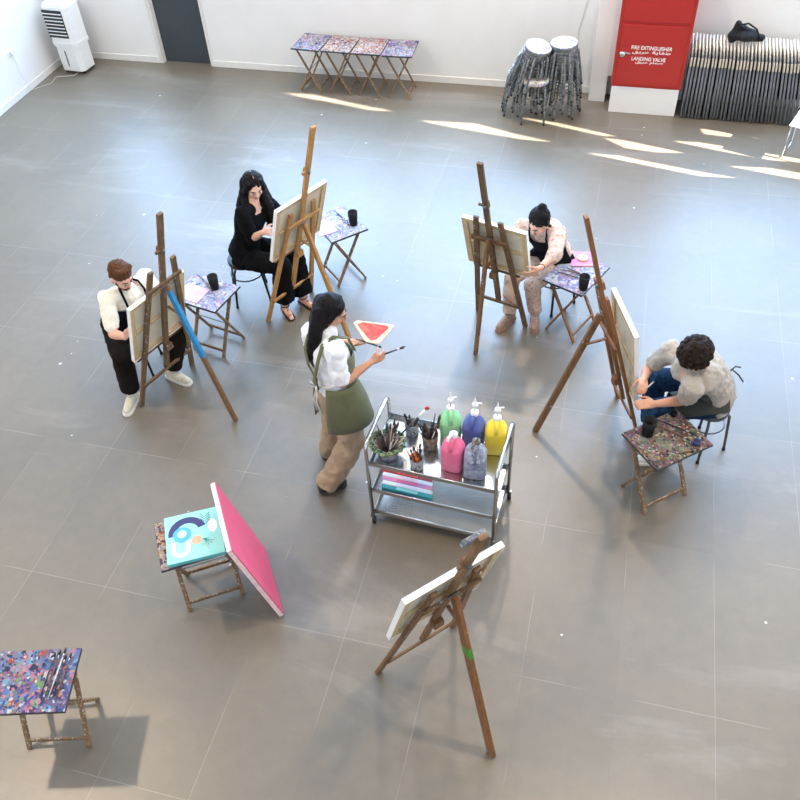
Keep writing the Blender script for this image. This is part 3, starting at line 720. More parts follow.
make_easel('reddish brown easel seen edge-on beside the curly-haired person', M['wood_red'], .452, 4.90, -1.14, .22, .112, 1.47, .285, .785, 2.115, .25, 1.235, .53, .69, .56, .031, .24, 1.0, .05,
           clamp=1.50, canvas_lab='stretched canvas seen nearly edge-on before the curly-haired person', cA=.13, cyaw=-.07, rear_mat=M['wood_mid'])
make_easel('brown easel nearest the camera with green smear on its long rear leg', M['wood_mid'], -.762, 2.51, .811, .294, .133, 1.50, .303, .828, 2.164, .30, 1.342, .829, .74, .608, .031, .301, 1.30, -.003,
           clamp=1.80, canvas_lab='blank white canvas on the easel nearest the camera, nobody seated at it', rear_mat=M['wood_red'], paint=(.66, .72, M['green_paint']), rw=.064, top_board=True)
# wooden block lying on top of the nearest easel's clamp, paint stained ledge
# ------------------------------------------------------------------ canvases on and against the table
o = thing('painted_canvas', 'small mint green canvas with abstract shapes lying on a folding table', 'canvas', (-2.272, 2.650, .600), R_(29))
MB().box((0, 0, .017), (.37, .38, .030), bev=.003).build('canvas_edge', M['teal_edge'], o)
face = MB().box((0, 0, .0335), (.368, .378, .003)).build('painted_face', M['teal'], o)
def flat(poly, name, mat, z=.0355): return MB().prism(poly, .035, z).build(name, mat, face)
def arcpoly(cx, cy, r0, r1, a0, a1, n=16):
    out = [(cx + r1 * math.cos(a0 + (a1 - a0) * k / n), cy + r1 * math.sin(a0 + (a1 - a0) * k / n)) for k in range(n + 1)]
    return out + [(cx + r0 * math.cos(a1 - (a1 - a0) * k / n), cy + r0 * math.sin(a1 - (a1 - a0) * k / n)) for k in range(n + 1)]
flat(arcpoly(-.04, .03, .075, .125, R_(15), R_(185)), 'navy_arch', M['navy'])
flat(arcpoly(-.075, .02, .0, .062, 0, 2 * PI), 'blue_disc', M['sky'], .0362); flat(arcpoly(-.075, .025, .0, .03, 0, 2 * PI), 'pale_disc', M['palecyan'], .0368)
flat(arcpoly(-.09, -.09, .035, .062, R_(180), R_(360)), 'cream_arch', M['cream']); flat([(-.152, -.09), (-.125, -.09), (-.125, -.03), (-.152, -.03)], 'cream_arch', M['cream']); flat([(-.055, -.09), (-.028, -.09), (-.028, -.03), (-.055, -.03)], 'cream_arch', M['cream'])
flat(arcpoly(.015, -.045, 0, .034, 0, 2 * PI), 'peach_spot', M['peach'], .0362)
flat([(.125 + .032 * math.cos(a), .045 + .055 * math.sin(a)) for a in [k * 2 * PI / 18 for k in range(18)]], 'cream_leaf', M['cream'])
for k in range(4):
    flat([(.075, .07 + k * .02), (.08, .068 + k * .02), (.055, .10 + k * .02), (.05, .10 + k * .02)], 'sprig', M['navy'], .0362); flat([(.082, .07 + k * .02), (.087, .072 + k * .02), (.118, .10 + k * .018), (.112, .102 + k * .018)], 'sprig', M['navy'], .0362)
for k in range(7):
    a = R_(-160 + k * 22); flat([(.07 + .06 * math.cos(a), -.05 + .06 * math.sin(a)), (.074 + .06 * math.cos(a), -.05 + .06 * math.sin(a)), (.074 - .02 * math.cos(a), -.05 + .004), (.07 - .02 * math.cos(a), -.05)], 'fine_line', M['teal_line'], .0362)
for k in range(12): flat(arcpoly(.10 + random.uniform(-.03, .06), -.10 + random.uniform(-.04, .03), 0, .004, 0, 2 * PI, 6), 'dot', M['peach'], .0362)
# pink canvas leaning against the table end
A_, B_, C_, D_ = V((-2.232, 2.938, .85)), V((-1.895, 2.452, .85)), V((-1.716, 2.525, .012)), V((-2.045, 3.016, .012))
cen = (A_ + B_ + C_ + D_) / 4; ux = ((B_ - A_) + (C_ - D_)).normalized(); uz = ((A_ - D_) + (B_ - C_)); H_ = uz.length / 2; uz.normalize(); uy = uz.cross(ux).normalized(); ux = uy.cross(uz)
o = thing('pink_canvas', 'large pink painted canvas leaning against the end of a folding table', 'canvas', (cen.x + .02, cen.y + .01, 0)); loc_c = V((0, 0, cen.z))
Rp = Matrix((ux, uy, uz)).transposed()
if uy.dot(V((1, .6, .3))) < 0: sgn = -1
else: sgn = 1
MB().box(loc_c - uy * .017 * sgn + uy * (-.002 * sgn), (.59, .030, H_), Rp, bev=.002).build('canvas_edge', M['pink_edge'], o)
MB().box(loc_c + uy * .0, (.588, .005, H_ - .002), Rp).build('painted_face', M['pink_canvas'], o)

# ------------------------------------------------------------------ cups, plates, brushes on tables
def cup(x, y, z, label, r=.042, h=.115):
    t = thing('cup', label, 'cup', (x, y, z), group='black cups on the folding tables')
    MB().lathe([(0, 0), (r * .76, 0), (r * .8, .004), (r, h), (r * .93, h), (r * .73, .01), (0, .01)], 24).build('cup_body', M['cup'], t)
    MB().lathe([(0, h * .55), (r * .86, h * .55), (r * .86, h * .56), (0, h * .56)], 20).build('water', M['black_plastic'], t)
    return t
cup(.545, 4.175, .600, 'black cup on the dark multicoloured table beside curly-haired person', .05, .145)
cup(-.055, 5.735, .600, 'black cup beside the pink plate on the pale table', .046, .135)
cup(-2.262, 6.30, .600, 'black cup on the table right of the golden easel', .047, .14)
cup(-3.19, 5.135, .600, 'black cup on the table right of the blue-legged easel', .046, .135)
def brush(p, q, label, hm='brush_wood', group=None, r=.005, tip=.2):
    p, q = V(p), V(q); t = thing('paintbrush', label, 'brush', tuple(p), group=group); d = q - p
    MB().tube([V((0, 0, 0)), d * .4, d * (1 - tip)], [r * .5, r, r * .8], 7).build('handle', M[hm], t)
    MB().tube([d * (1 - tip), d * (1 - tip * .6)], r * 1.05, 7).build('ferrule', M['chrome'], t)
    MB().tube([d * (1 - tip * .6), d * (1 - tip * .3), d], [r * 1.1, r * 1.5, r * .3], 7).build('bristles', M['bristle'], t)
    return t
zt = .608
# table by curly-haired person
brush((.60, 4.33, zt), (.86, 4.24, zt), 'dark brush lying across the dark multicoloured table, nearer the person', 'brush_dark', None, .006)
brush((.62, 4.27, zt), (.84, 4.17, zt), 'reddish brush lying across the middle of dark multicoloured table', 'brush_wood', None, .006)
brush((.74, 4.02, zt), (.90, 4.10, zt), 'brown brush near the front edge of dark multicoloured table', 'brush_wood', None, .005)
o = thing('paint_pot', 'tiny black paint pot at the far corner of dark multicoloured table', 'pot', (.72, 4.40, .600)); MB().lathe([(0, 0), (.022, 0), (.025, .03), (.02, .03), (.018, .008), (0, .008)], 16).build('pot_body', M['cup'], o)
o = thing('paint_pot', 'small dark blue paint pot on the right of dark multicoloured table', 'pot', (.88, 4.15, .600)); MB().lathe([(0, 0), (.026, 0), (.028, .035), (.022, .035), (.02, .01), (0, .01)], 16).build('pot_body', M['navy'], o)
# pale table: pink plate with tape-like ring
o = thing('paint_plate', 'square pink and lilac plate on table beside person in floral clothes', 'plate', (-.10, 6.145, .600), R_(10))
MB().box((0, 0, .006), (.21, .21, .012), bev=.004).build('plate_body', M['pink_palette'], o)
MB().lathe([(.022, .012), (.045, .012), (.052, .02), (.045, .028), (.028, .028), (.022, .02)], 24).build('ring', M['pale_palette'], o)
for k, (p, q) in enumerate((((-.29, 5.92, zt), (-.07, 5.86, zt)), ((-.27, 5.95, zt + .004), (-.06, 5.92, zt + .004)), ((-.22, 5.99, zt), (-.02, 5.90, zt)))):
    brush(p, q, 'brown brush lying in the small bundle between pink plate and black cup', 'brush_wood', 'brushes bundled on the pale table', .006)
# table by long-haired person
MB().box((0, 0, .004), (.19, .23, .006), bev=.001).build('paper', M['lilac_paper'], None, (-2.52, 6.19, .600)).rotation_euler = (0, 0, R_(40))
tag(bpy.data.objects['paper'], 'lilac stained paper sheet on the table beside long-haired seated person', 'paper')
for k in range(3):
    brush((-2.50 + k * .03, 6.47 - k * .02, zt), (-2.33 + k * .015, 6.33 - k * .03, zt), 'thin brush lying behind the paper on table right of golden easel', ('brush_dark', 'brush_wood', 'brush_pale')[k], 'brushes on the table right of the golden easel')
# table by man in cream
o = MB().box((0, 0, .004), (.24, .20, .006), bev=.001).build('paper', M['lilac_paper'], None, (-3.36, 5.03, .600)); o.rotation_euler = (0, 0, R_(-12)); tag(o, 'pink stained paper sheet on the table beside blue-legged easel', 'paper')
for k in range(4):
    brush((-3.42 + k * .022, 5.28 - k * .014, zt), (-3.22 + k * .012, 5.14 - k * .02 , zt), 'thin brush lying left of the black cup on table by blue-legged easel', ('brush_wood', 'brush_dark', 'brush_pale', 'brush_wood')[k], 'brushes on the table by the blue-legged easel')
# bottom-left table
for k in range(5):
    x = -2.70 + k * .024
    brush((x + .01, 1.44 + .01 * (k % 2), zt), (x + .01 - .06, 1.71 + .02 * (k % 3), zt + .002), 'brush with pale tip lying at the right end of the bottom-left table', ('brush_dark', 'brush_wood', 'brush_pale')[k % 3], 'brushes on the bottom-left table')

# ------------------------------------------------------------------ steel trolley
o = cart = thing('utility_trolley', 'three-tier stainless steel trolley loaded with paint jugs and brush pots', 'trolley', (-.845, 3.66, 0), R_(-3.7))
CW, CD = .91, .49
for s in (-1, 1):
    x = s * CW / 2; y = CD / 2
    pts = [(x, -y, .08), (x, -y, .80)] + [(x, -y + .06 - .06 * math.cos(a), .80 + .06 * math.sin(a)) for a in (R_(30), R_(60), R_(90))] + [(x, y - .06 + .06 * math.sin(a), .80 + .06 * math.cos(a)) for a in (0, R_(30), R_(60))] + [(x, y, .80), (x, y, .08)]
    MB().tube(pts, .0135, 12).build('end_frame', M['chrome'], o)
    for yy in (-y, y):
        c = MB().box((x, yy, .075), (.03, .03, .03), bev=.004).build('caster', M['darksteel'], o)
        MB().lathe([(.01, -.013), (.034, -.013), (.037, -.006), (.037, .006), (.034, .013), (.01, .013)], 18, c=(x + .012, yy - .01, .038), axis=(1, .25, 0)).build('wheel', M['rubber'], c)
        MB().box((x + .004, yy, .06), (.044, .02, .03), bev=.003).build('fork', M['chrome'], c)
for z in (.645, .35, .10):
    t_ = MB()
    hw, hd = CW / 2 - .012, CD / 2 - .005
    t_.box((0, 0, z), (2 * hw, 2 * hd, .006))
    for s in (-1, 1):
        t_.box((0, s * hd, z + .014), (2 * hw, .006, .034), bev=.002); t_.box((s * hw, 0, z + .014), (.006, 2 * hd, .034), bev=.002)
        t_.tube([(-hw, s * hd, z + .032), (hw, s * hd, z + .032)], .006, 8); t_.tube([(s * hw, -hd, z + .032), (s * hw, hd, z + .032)], .006, 8)
    t_.build('shelf_tray', M['steel'], o)
ZT = .649
def jug(x, y, rz, mat, label, capm='white_plastic', pump=True, neck=(0, .02)):
    t = thing('paint_jug', label, 'jug', (x, y, ZT), rz, 'paint jugs on the trolley')
    t.scale = (1.18, 1.12, 1.18); w = .064; d = .060
    secs = []
    def ring(sw, sd, z, cx=0, cy=0, e=4.0):
        pts = []
        for k in range(28):
            a = 2 * PI * k / 28; c, s = math.cos(a), math.sin(a)
            pts.append(V((cx + sw * math.copysign(abs(c) ** (2 / e), c), cy + sd * math.copysign(abs(s) ** (2 / e), s), z)))
        return pts
    rings = [ring(w * .9, d * .9, 0), ring(w, d, .008), ring(w, d, .165), ring(w * .98, d * .96, .175), ring(w * .80, d * .74, .205, 0, .004), ring(w * .52, d * .5, .225, 0, .01), ring(.022, .022, .236, 0, .014, 2), ring(.02, .02, .250, 0, .014, 2)]
    b = MB(); vs = [v for r in rings for v in r]; fs = []
    n = 28
    for i in range(len(rings) - 1):
        for k in range(n): fs.append((i * n + k, i * n + (k + 1) % n, (i + 1) * n + (k + 1) % n, (i + 1) * n + k))
    fs += [tuple(range(n))[::-1], tuple(range(len(vs) - n, len(vs)))]
    b.add(vs, fs, 0, True).build('jug_body', mat, t)
    MB().tube([(0, -.050, .178), (0, -.040, .232), (0, -.018, .246), (0, .004, .238)], [.013, .012, .012, .012], 10).build('handle', mat, t)
    MB().lathe([(.024, .246), (.024, .268), (.019, .272), (0, .272)], 20, c=(0, .014, 0)).build('cap', M[capm], t)
    if pump:
        p = MB().lathe([(.006, .27), (.006, .31), (.017, .312), (.02, .322), (.017, .334), (.008, .338), (.006, .36), (.002, .385)], 14, c=(0, .014, 0)).build('pump', M['white_plastic'], t)
        MB().tube([(0, .014, .325), (.02, .03, .328), (.034, .042, .318)], .005, 8).build('nozzle', M['white_plastic'], p)
    else:
        MB().tube([(0, .014, .272), (-.005, .0, .285), (-.012, -.03, .28), (-.016, -.055, .262)], .009, 8).build('nozzle', M[capm], t)
    return t
jug(-.80, 3.80, .2, M['j_green'], 'light green paint jug at the back left of the jugs')
jug(-.635, 3.790, -.1, M['j_blue'], 'dark blue paint jug between the green and yellow jugs')
jug(-.475, 3.775, .1, M['j_yellow'], 'yellow paint jug at the right end of the trolley')
jug(-.735, 3.565, -.1, M['j_pink'], 'pink paint jug at the front of the trolley', pump=False)
jug(-.575, 3.535, .1, M['j_grey'], 'grey-blue streaked paint jug front right on the trolley', 'pot_brown', pump=False)
# drips of dried paint on the grey jug
def pot(x, y, r0, r1, h, mat, label, nb, hmats, blen, spread, rim=None, seed=1, tips='brush', z=ZT):
    t = thing('brush_pot', label, 'pot', (x, y, z), 0, 'brush pots on the trolley')
    MB().lathe([(0, 0), (r0, 0), (r0 * 1.02, .004), (r1, h), (r1 * .93, h), (r0 * .9, .012), (0, .012)], 24).build('pot_body', mat, t)
    if rim:
        rg = MB()
        for k in range(64):
            a = 2 * PI * k / 32 + .1 * (k // 32); rr_ = r1 * (1.04 if k < 32 else 1.26)
            rg.ell((rr_ * math.cos(a), rr_ * math.sin(a), h + .008 * math.sin(5 * a) + (0 if k < 32 else .006)), (.013 + .006 * math.sin(k * 2.3), .014, .012 + .006 * math.cos(k * 1.7)), n=7, m=5)
        rg.build('crusted_rim', M['pot_rim'], t)
    rnd = random.Random(seed)
    for k in range(nb):
        a = rnd.uniform(0, 2 * PI); q = math.sqrt(rnd.random()); L = blen * rnd.uniform(.8, 1.15)
        p0 = V((math.cos(a + 2.6) * r0 * .4 * q, math.sin(a + 2.6) * r0 * .4 * q, .02)); top_r = r1 * .72 * q
        d = V((math.cos(a) * spread * q, math.sin(a) * spread * q, 1)).normalized()
        p0 = V((math.cos(a) * max(top_r - spread * q * h, 0), math.sin(a) * max(top_r - spread * q * h, 0), .016))
        hm = hmats[rnd.randrange(len(hmats))]; up = rnd.random() < .55
        b = thing('paintbrush', label_brush(label), 'brush', tuple(V((x, y, z)) + p0), 0, 'brushes standing in ' + label.split(' on ')[0])
        if up:
            MB().tube([V((0, 0, 0)), d * L * .7], .0042, 6).build('handle', M[hm], b)
            MB().tube([d * L * .7, d * L * .82], .006, 6).build('ferrule', M['chrome'] if k % 2 else M['brush_dark'], b)
            MB().tube([d * L * .82, d * L * .9, d * L], [.008, .009, .004], 6).build('bristles', M['bristle'], b)
        else:
            MB().tube([V((0, 0, 0)), d * L * .6, d * L], [.004, .0062, .003], 6).build('handle', M[hm], b)
def label_brush(l): return 'brush standing upright in the ' + l.split(' on ')[0]
pot(-1.195, 3.57, .066, .095, .125, M['pot_grey'], 'large grey pot with green crusted rim on trolley front left', 34, ['brush_dark', 'brush_wood', 'brush_wood', 'brush_pale'], .22, .75, rim=True, seed=3)
pot(-.975, 3.50, .042, .048, .10, M['pot_grey'], 'small grey pot of orange-handled brushes on trolley front', 22, ['orange', 'orange', 'brush_wood'], .155, .45, seed=5)
pot(-.925, 3.705, .050, .060, .13, M['pot_brown'], 'brown pot crammed with dark brushes on trolley middle', 18, ['brush_dark', 'brush_pale', 'brush_dark', 'brush_wood'], .22, .5, seed=9)
pot(-1.08, 3.80, .045, .05, .11, M['pot_grey'], 'dark grey pot behind the others on trolley back', 6, ['brush_dark', 'brush_dark'], .17, .4, seed=12)
o = thing('spatula_brush', 'long dark brush with red tip leaning toward the trolley back', 'brush', (-1.13, 3.64, ZT + .13))
MB().tube([(0, 0, 0), (.11, .11, .10)], .006, 8).build('handle', M['brush_dark'], o); MB().tube([(.11, .11, .10), (.15, .15, .135)], .010, 8).build('ferrule', M['white_plastic'], o); MB().ell((.165, .165, .148), (.018, .014, .014)).build('bristles', M['red'], o)
for k, (mt, tx) in enumerate((('red', 'red'), ('white_plastic', 'white'), ('pink_palette', 'pink and lilac'), ('canvas_front', 'pale'), ('teal_line', 'teal'))):
    y = 3.63 - k * .036
    o = MB().box((0, 0, .012), (.375, .034, .024), bev=.003).build('paint_tray', M[mt], None, (-1.085 + .008 * k, y, .354)); o.rotation_euler = (0, 0, R_(-3.7))
    tag(o, ['red strip-shaped box, rearmost of the five boxes on the trolley middle shelf', 'white strip-shaped box just in front of the red one on trolley', 'pink and lilac strip-shaped box in the middle of the trolley row', 'pale strip-shaped box between pink and teal boxes on trolley', 'teal strip-shaped box, frontmost of the boxes on trolley shelf'][k], 'box', 'strip boxes on the trolley middle shelf')
    MB().box((0, 0, .0245), (.16, .024, .002)).build('lid', M[('coral', 'pink_edge', 'j_pink', 'paper', 'teal')[k]], o)

# ------------------------------------------------------------------ people
def perp_frame(N, P, SL, SR):
    up = (N - P).normalized(); rt = (SR - SL); rt = (rt - up * rt.dot(up)).normalized(); fw = up.cross(rt).normalized()
    return up, rt, fw
def hand(mb, W, d, pn, side_v, curl=.6, k=1.0, spread=.08, thumb=.7):
    """d: direction wrist->fingers, pn: palm normal, side_v: direction of the thumb side"""
    d = V(d).normalized(); pn = (V(pn) - d * V(pn).dot(d)).normalized(); sv = (V(side_v) - d * V(side_v).dot(d) - pn * V(side_v).dot(pn)).normalized()
    R = Matrix((sv, pn, d)).transposed()
    mb.cap(W - d * .01, .024 * k, W + d * .03 * k, .024 * k)
    for o_ in (-.026, -.009, .009, .026): mb.cap(W + d * .02 * k + sv * o_ * .7 * k, .015 * k, W + d * .078 * k + sv * o_ * k, .0125 * k)
    for i, (o_, L) in enumerate(((.029, .072), (.010, .080), (-.010, .074), (-.029, .058))):
        p = W + d * .080 * k + sv * o_ * k; dd = (d + sv * o_ * spread * 30 * .1).normalized(); a = curl * .5
        for seg, fr in enumerate((.45, .32, .23)):
            v = dd * math.cos(a) + pn * math.sin(a); q = p + v * L * fr * k
            mb.cap(p, (.0092 - seg * .0007) * k, q, (.0086 - seg * .0008) * k, 8); p = q; a += curl
    p = W + d * .022 * k + sv * .024 * k; v = (d * .75 + sv * .75 + pn * .25).normalized(); q = p + v * .04 * k; mb.cap(p, .0135 * k, q, .011 * k, 8)
    v = (d * .9 + sv * .2 + pn * thumb).normalized(); q2 = q + v * .032 * k; mb.cap(q, .011 * k, q2, .0098 * k, 8); mb.cap(q2, .0098 * k, q2 + (v + pn * .3).normalized() * .022 * k, .0085 * k, 8)

def bez(a, b, c, t): return a * (1 - t) ** 2 + b * 2 * t * (1 - t) + c * t * t
def torso(mb, J, g=1.0, add=0.0, t0=-.16, t1=1.0, hunch=.0, female=False, flare=0.0, n=20):
    P, N = J['P'], J['N']; up, rt, fw = perp_frame(N, P, J['SL'], J['SR'])
    mid = (P + N) / 2 - fw * hunch
    L = (N - P).length
    prof = [(-.16, .11, .085), (-.06, .160, .112), (.04, .168, .120), (.18, .152, .108), (.34, .132 if female else .145, .096), (.5, .138 if female else .155, .102), (.66, .150 if female else .168, .112), (.80, .158 if female else .180, .105), (.90, .135 if female else .155, .088), (.98, .075, .065), (1.03, .055, .055)]
    hips = (J['HL'] - J['HR']); hips.z *= .6; hr = -hips.normalized()
    secs = []
    for t, a, b in prof:
        if t < t0 - .001 or t > t1 + .001: continue
        c = bez(P, mid, N, t) if t > 0 else P + up * (t * L)
        r = (hr * (1 - min(max(t, 0), 1)) + rt * min(max(t, 0), 1)); r = (r - up * r.dot(up)).normalized(); f = up.cross(r)
        e = flare if t < .3 else 0
        secs.append((c, r * (a * g + add + e), f * (b * g + add + e)))
    mb.loft(secs, n); return up, rt, fw, secs

def ear(mb, H, hr, side, hu, hf): mb.ell(H + hr * side * .078 - hu * .015 - hf * .005, (.012, .022, .032), Matrix((hr, hf, hu)).transposed(), 8, 6)

def person(root_label, J, head_f, skin, female=False, k=1.0, hunch=.0, hands=(), feet=(), voxel=.0065, name='person', head_up=None, bare_feet=False):
    base = V((J['P'].x, J['P'].y, 0))
    root = thing(name, root_label, 'person', tuple(base))
    J = {a: b - base for a, b in J.items()}
    hf = V(head_f).normalized(); up0 = V(head_up) if head_up else V((0, 0, 1)); hr = hf.cross(up0).normalized(); hu = hr.cross(hf)
    H = J['H']; RH = Matrix((hr, hf, hu)).transposed()
    b = MB()
    torso(b, J, .93 if True else 1, 0, hunch=hunch, female=female)
    a_ = .92 if female else 1.0
    for s in 'LR':
        b.chain([J['N'].lerp(J['S' + s], .35) - V((0, 0, .02)), J['S' + s], ], [.06 * a_, .054 * a_])
        e = J['E' + s]; w = J['W' + s]
        b.chain([J['S' + s], J['S' + s].lerp(e, .4), e, e.lerp(w, .3), w], [.052 * a_, .046 * a_, .038 * a_, .040 * a_, .026 * a_])
        h_, kn, an = J['H' + s], J['K' + s], J['A' + s]
        b.chain([h_, h_.lerp(kn, .5), kn, kn.lerp(an, .3), an], [.088, .074, .054, .055, .036])
    b.chain([J['N'] - V((0, 0, .03)), H - hu * .06 - hf * .015], [.062 * a_, .052 * a_])
    q = .97 if female else 1.0
    b.ell(H + hu * .025 - hf * .012, (.074 * q, .096 * q, .090 * q), RH, 20, 14)
    b.ell(H - hu * .035 + hf * .022, (.058 * q, .066 * q, .078 * q), RH, 18, 12)
    b.ell(H - hu * .088 + hf * .050, (.026, .024, .022), RH, 10, 8)
    b.ell(H + hu * .012 + hf * .074, (.052, .016, .014), RH, 12, 8)       # brow
    b.cap(H + hu * .005 + hf * .084, .009, H - hu * .030 + hf * .104, .0125, 8); b.ell(H - hu * .033 + hf * .095, (.018, .012, .010), RH, 10, 6)
    for s in (-1, 1): ear(b, H, hr, s, hu, hf); b.ell(H + hr * s * .040 - hu * .030 + hf * .055, (.022, .022, .022), RH, 8, 6)
    for s, d, pn, sv, cu in hands: hand(b, J['W' + s], d, pn, sv, cu, .93 if female else 1.0)
    if bare_feet:
        for s, fd in zip('LR', feet):
            fd = V(fd).normalized(); an = J['A' + s]; g0 = V((an.x, an.y, .03))
            b.chain([g0 - fd * .03 + V((0, 0, .01)), g0 + fd * .07, g0 + fd * .15 - V((0, 0, .008))], [.032, .032, .022]); b.cap(an, .036, g0, .034)
    body = b.build('body', skin, root, remesh=voxel, smooth_it=2)
    for s in (-1, 1):
        ey = MB().ell(H + hr * s * .031 + hf * .080 - hu * .006, (.0115, .0095, .0070), RH, 12, 8).build('eye', M['eye_white'], root)
        MB().ell(H + hr * s * .031 + hf * .0885 - hu * .006, (.0066, .003, .0062), RH, 10, 6).build('iris', M['iris'], ey)
    return root, J, H, hf, hr, hu, RH, base

def lips_brows(root, H, hf, hr, hu, RH, hair):
    MB().ell(H - hu * .060 + hf * .088, (.022, .007, .007), RH, 12, 6).build('lips', M['lip'], root)
    for s in (-1, 1):
        MB().tube([H + hr * s * .014 + hf * .093 + hu * .014, H + hr * s * .034 + hf * .087 + hu * .020, H + hr * s * .050 + hf * .074 + hu * .014], .0035, 6).build('eyebrow', hair, root)

def sleeve(mb, J, s, r0=.068, r1=.062, frac=.62, past=None):
    S_, E_, W_ = J['S' + s], J['E' + s], J['W' + s]
    mb.cap(J['N'].lerp(S_, .45) - V((0, 0, .02)), .066, S_, r0)
    if past is None: mb.cap(S_, r0, S_.lerp(E_, frac), r1)
    else: mb.chain([S_, E_, E_.lerp(W_, past)], [r0, r1, r1 * .86])

def collar(mb, j, r=.078, up_=.035, out=0):
    mb.cap(j['N'] - V((0, 0, .05)), r + .012, j['N'] + (j['H'] - j['N']).normalized() * up_, r - .012)

def trousers(root, J, mat, top=.11, knee=.085, hem=.075, low=.04, hunch=0, name='trousers', flare=None, disp=(.018, .09), voxel=.009):
    b = MB(); torso(b, J, 1.03, .004, t1=.19, hunch=hunch)
    for s in 'LR':
        h_, kn, an = J['H' + s], J['K' + s], J['A' + s]
        end = an + (kn - an).normalized() * low
        b.chain([h_, h_.lerp(kn, .5), kn, kn.lerp(end, .5)], [top, (top + knee) / 2 + .004, knee, (knee + hem) / 2])
        # straight cut hem
        d = (end - kn).normalized(); x, y, _ = frame_from(d)
        p0 = kn.lerp(end, .3); b.loft([(p0, x * (knee * .7 + hem * .3), y * (knee * .7 + hem * .3)), (end, x * hem, y * hem)], 16)
    return b.build(name, mat, root, remesh=voxel, smooth_it=2, disp=disp)
def shoe(root, an, fd, mat, name='shoe', sole='sole', k=1.0, lift=0):
    fd = V((fd[0], fd[1], 0)).normalized(); g0 = V((an.x, an.y, lift)); R = Matrix((V((0, 0, 1)).cross(fd) * -1, fd, V((0, 0, 1)))).transposed()
    b = MB(); b.chain([g0 - fd * .045 * k + V((0, 0, .055)), g0 + fd * .05 * k + V((0, 0, .052)), g0 + fd * .155 * k + V((0, 0, .038))], [.040, .044, .034])
    b.cap(g0 + V((0, 0, .06)), .042, V((an.x, an.y, max(an.z, .1))), .040)
    o = b.build(name, mat, root, remesh=.007, smooth_it=2)
    prof = [(-.042, -.07), (-.046, 0), (-.05, .09), (-.048, .15), (-.03, .188), (0, .196), (.03, .188), (.048, .15), (.05, .09), (.046, 0), (.042, -.07), (.022, -.088), (-.022, -.088)]
    rtv = V((fd.y, -fd.x, 0))
    m = MB(); m.T = Matrix.Translation(g0) @ Matrix((rtv, fd, V((0, 0, 1)))).transposed().to_4x4()
    m.prism([(x * .93, y * k) for x, y in prof], .002, .026).build('sole', M[sole], o)
    la = MB()
    for i in range(3): la.tube([g0 + fd * (.05 + .022 * i) + rtv * .02 + V((0, 0, .094 - i * .008)), g0 + fd * (.055 + .022 * i) + V((0, 0, .099 - i * .008)), g0 + fd * (.05 + .022 * i) - rtv * .02 + V((0, 0, .094 - i * .008))], .0035, 5)
    la.build('laces', M['strap_white'], o)
    return o
def wd(loc, base, yaw):   # helper for tests
    return loc

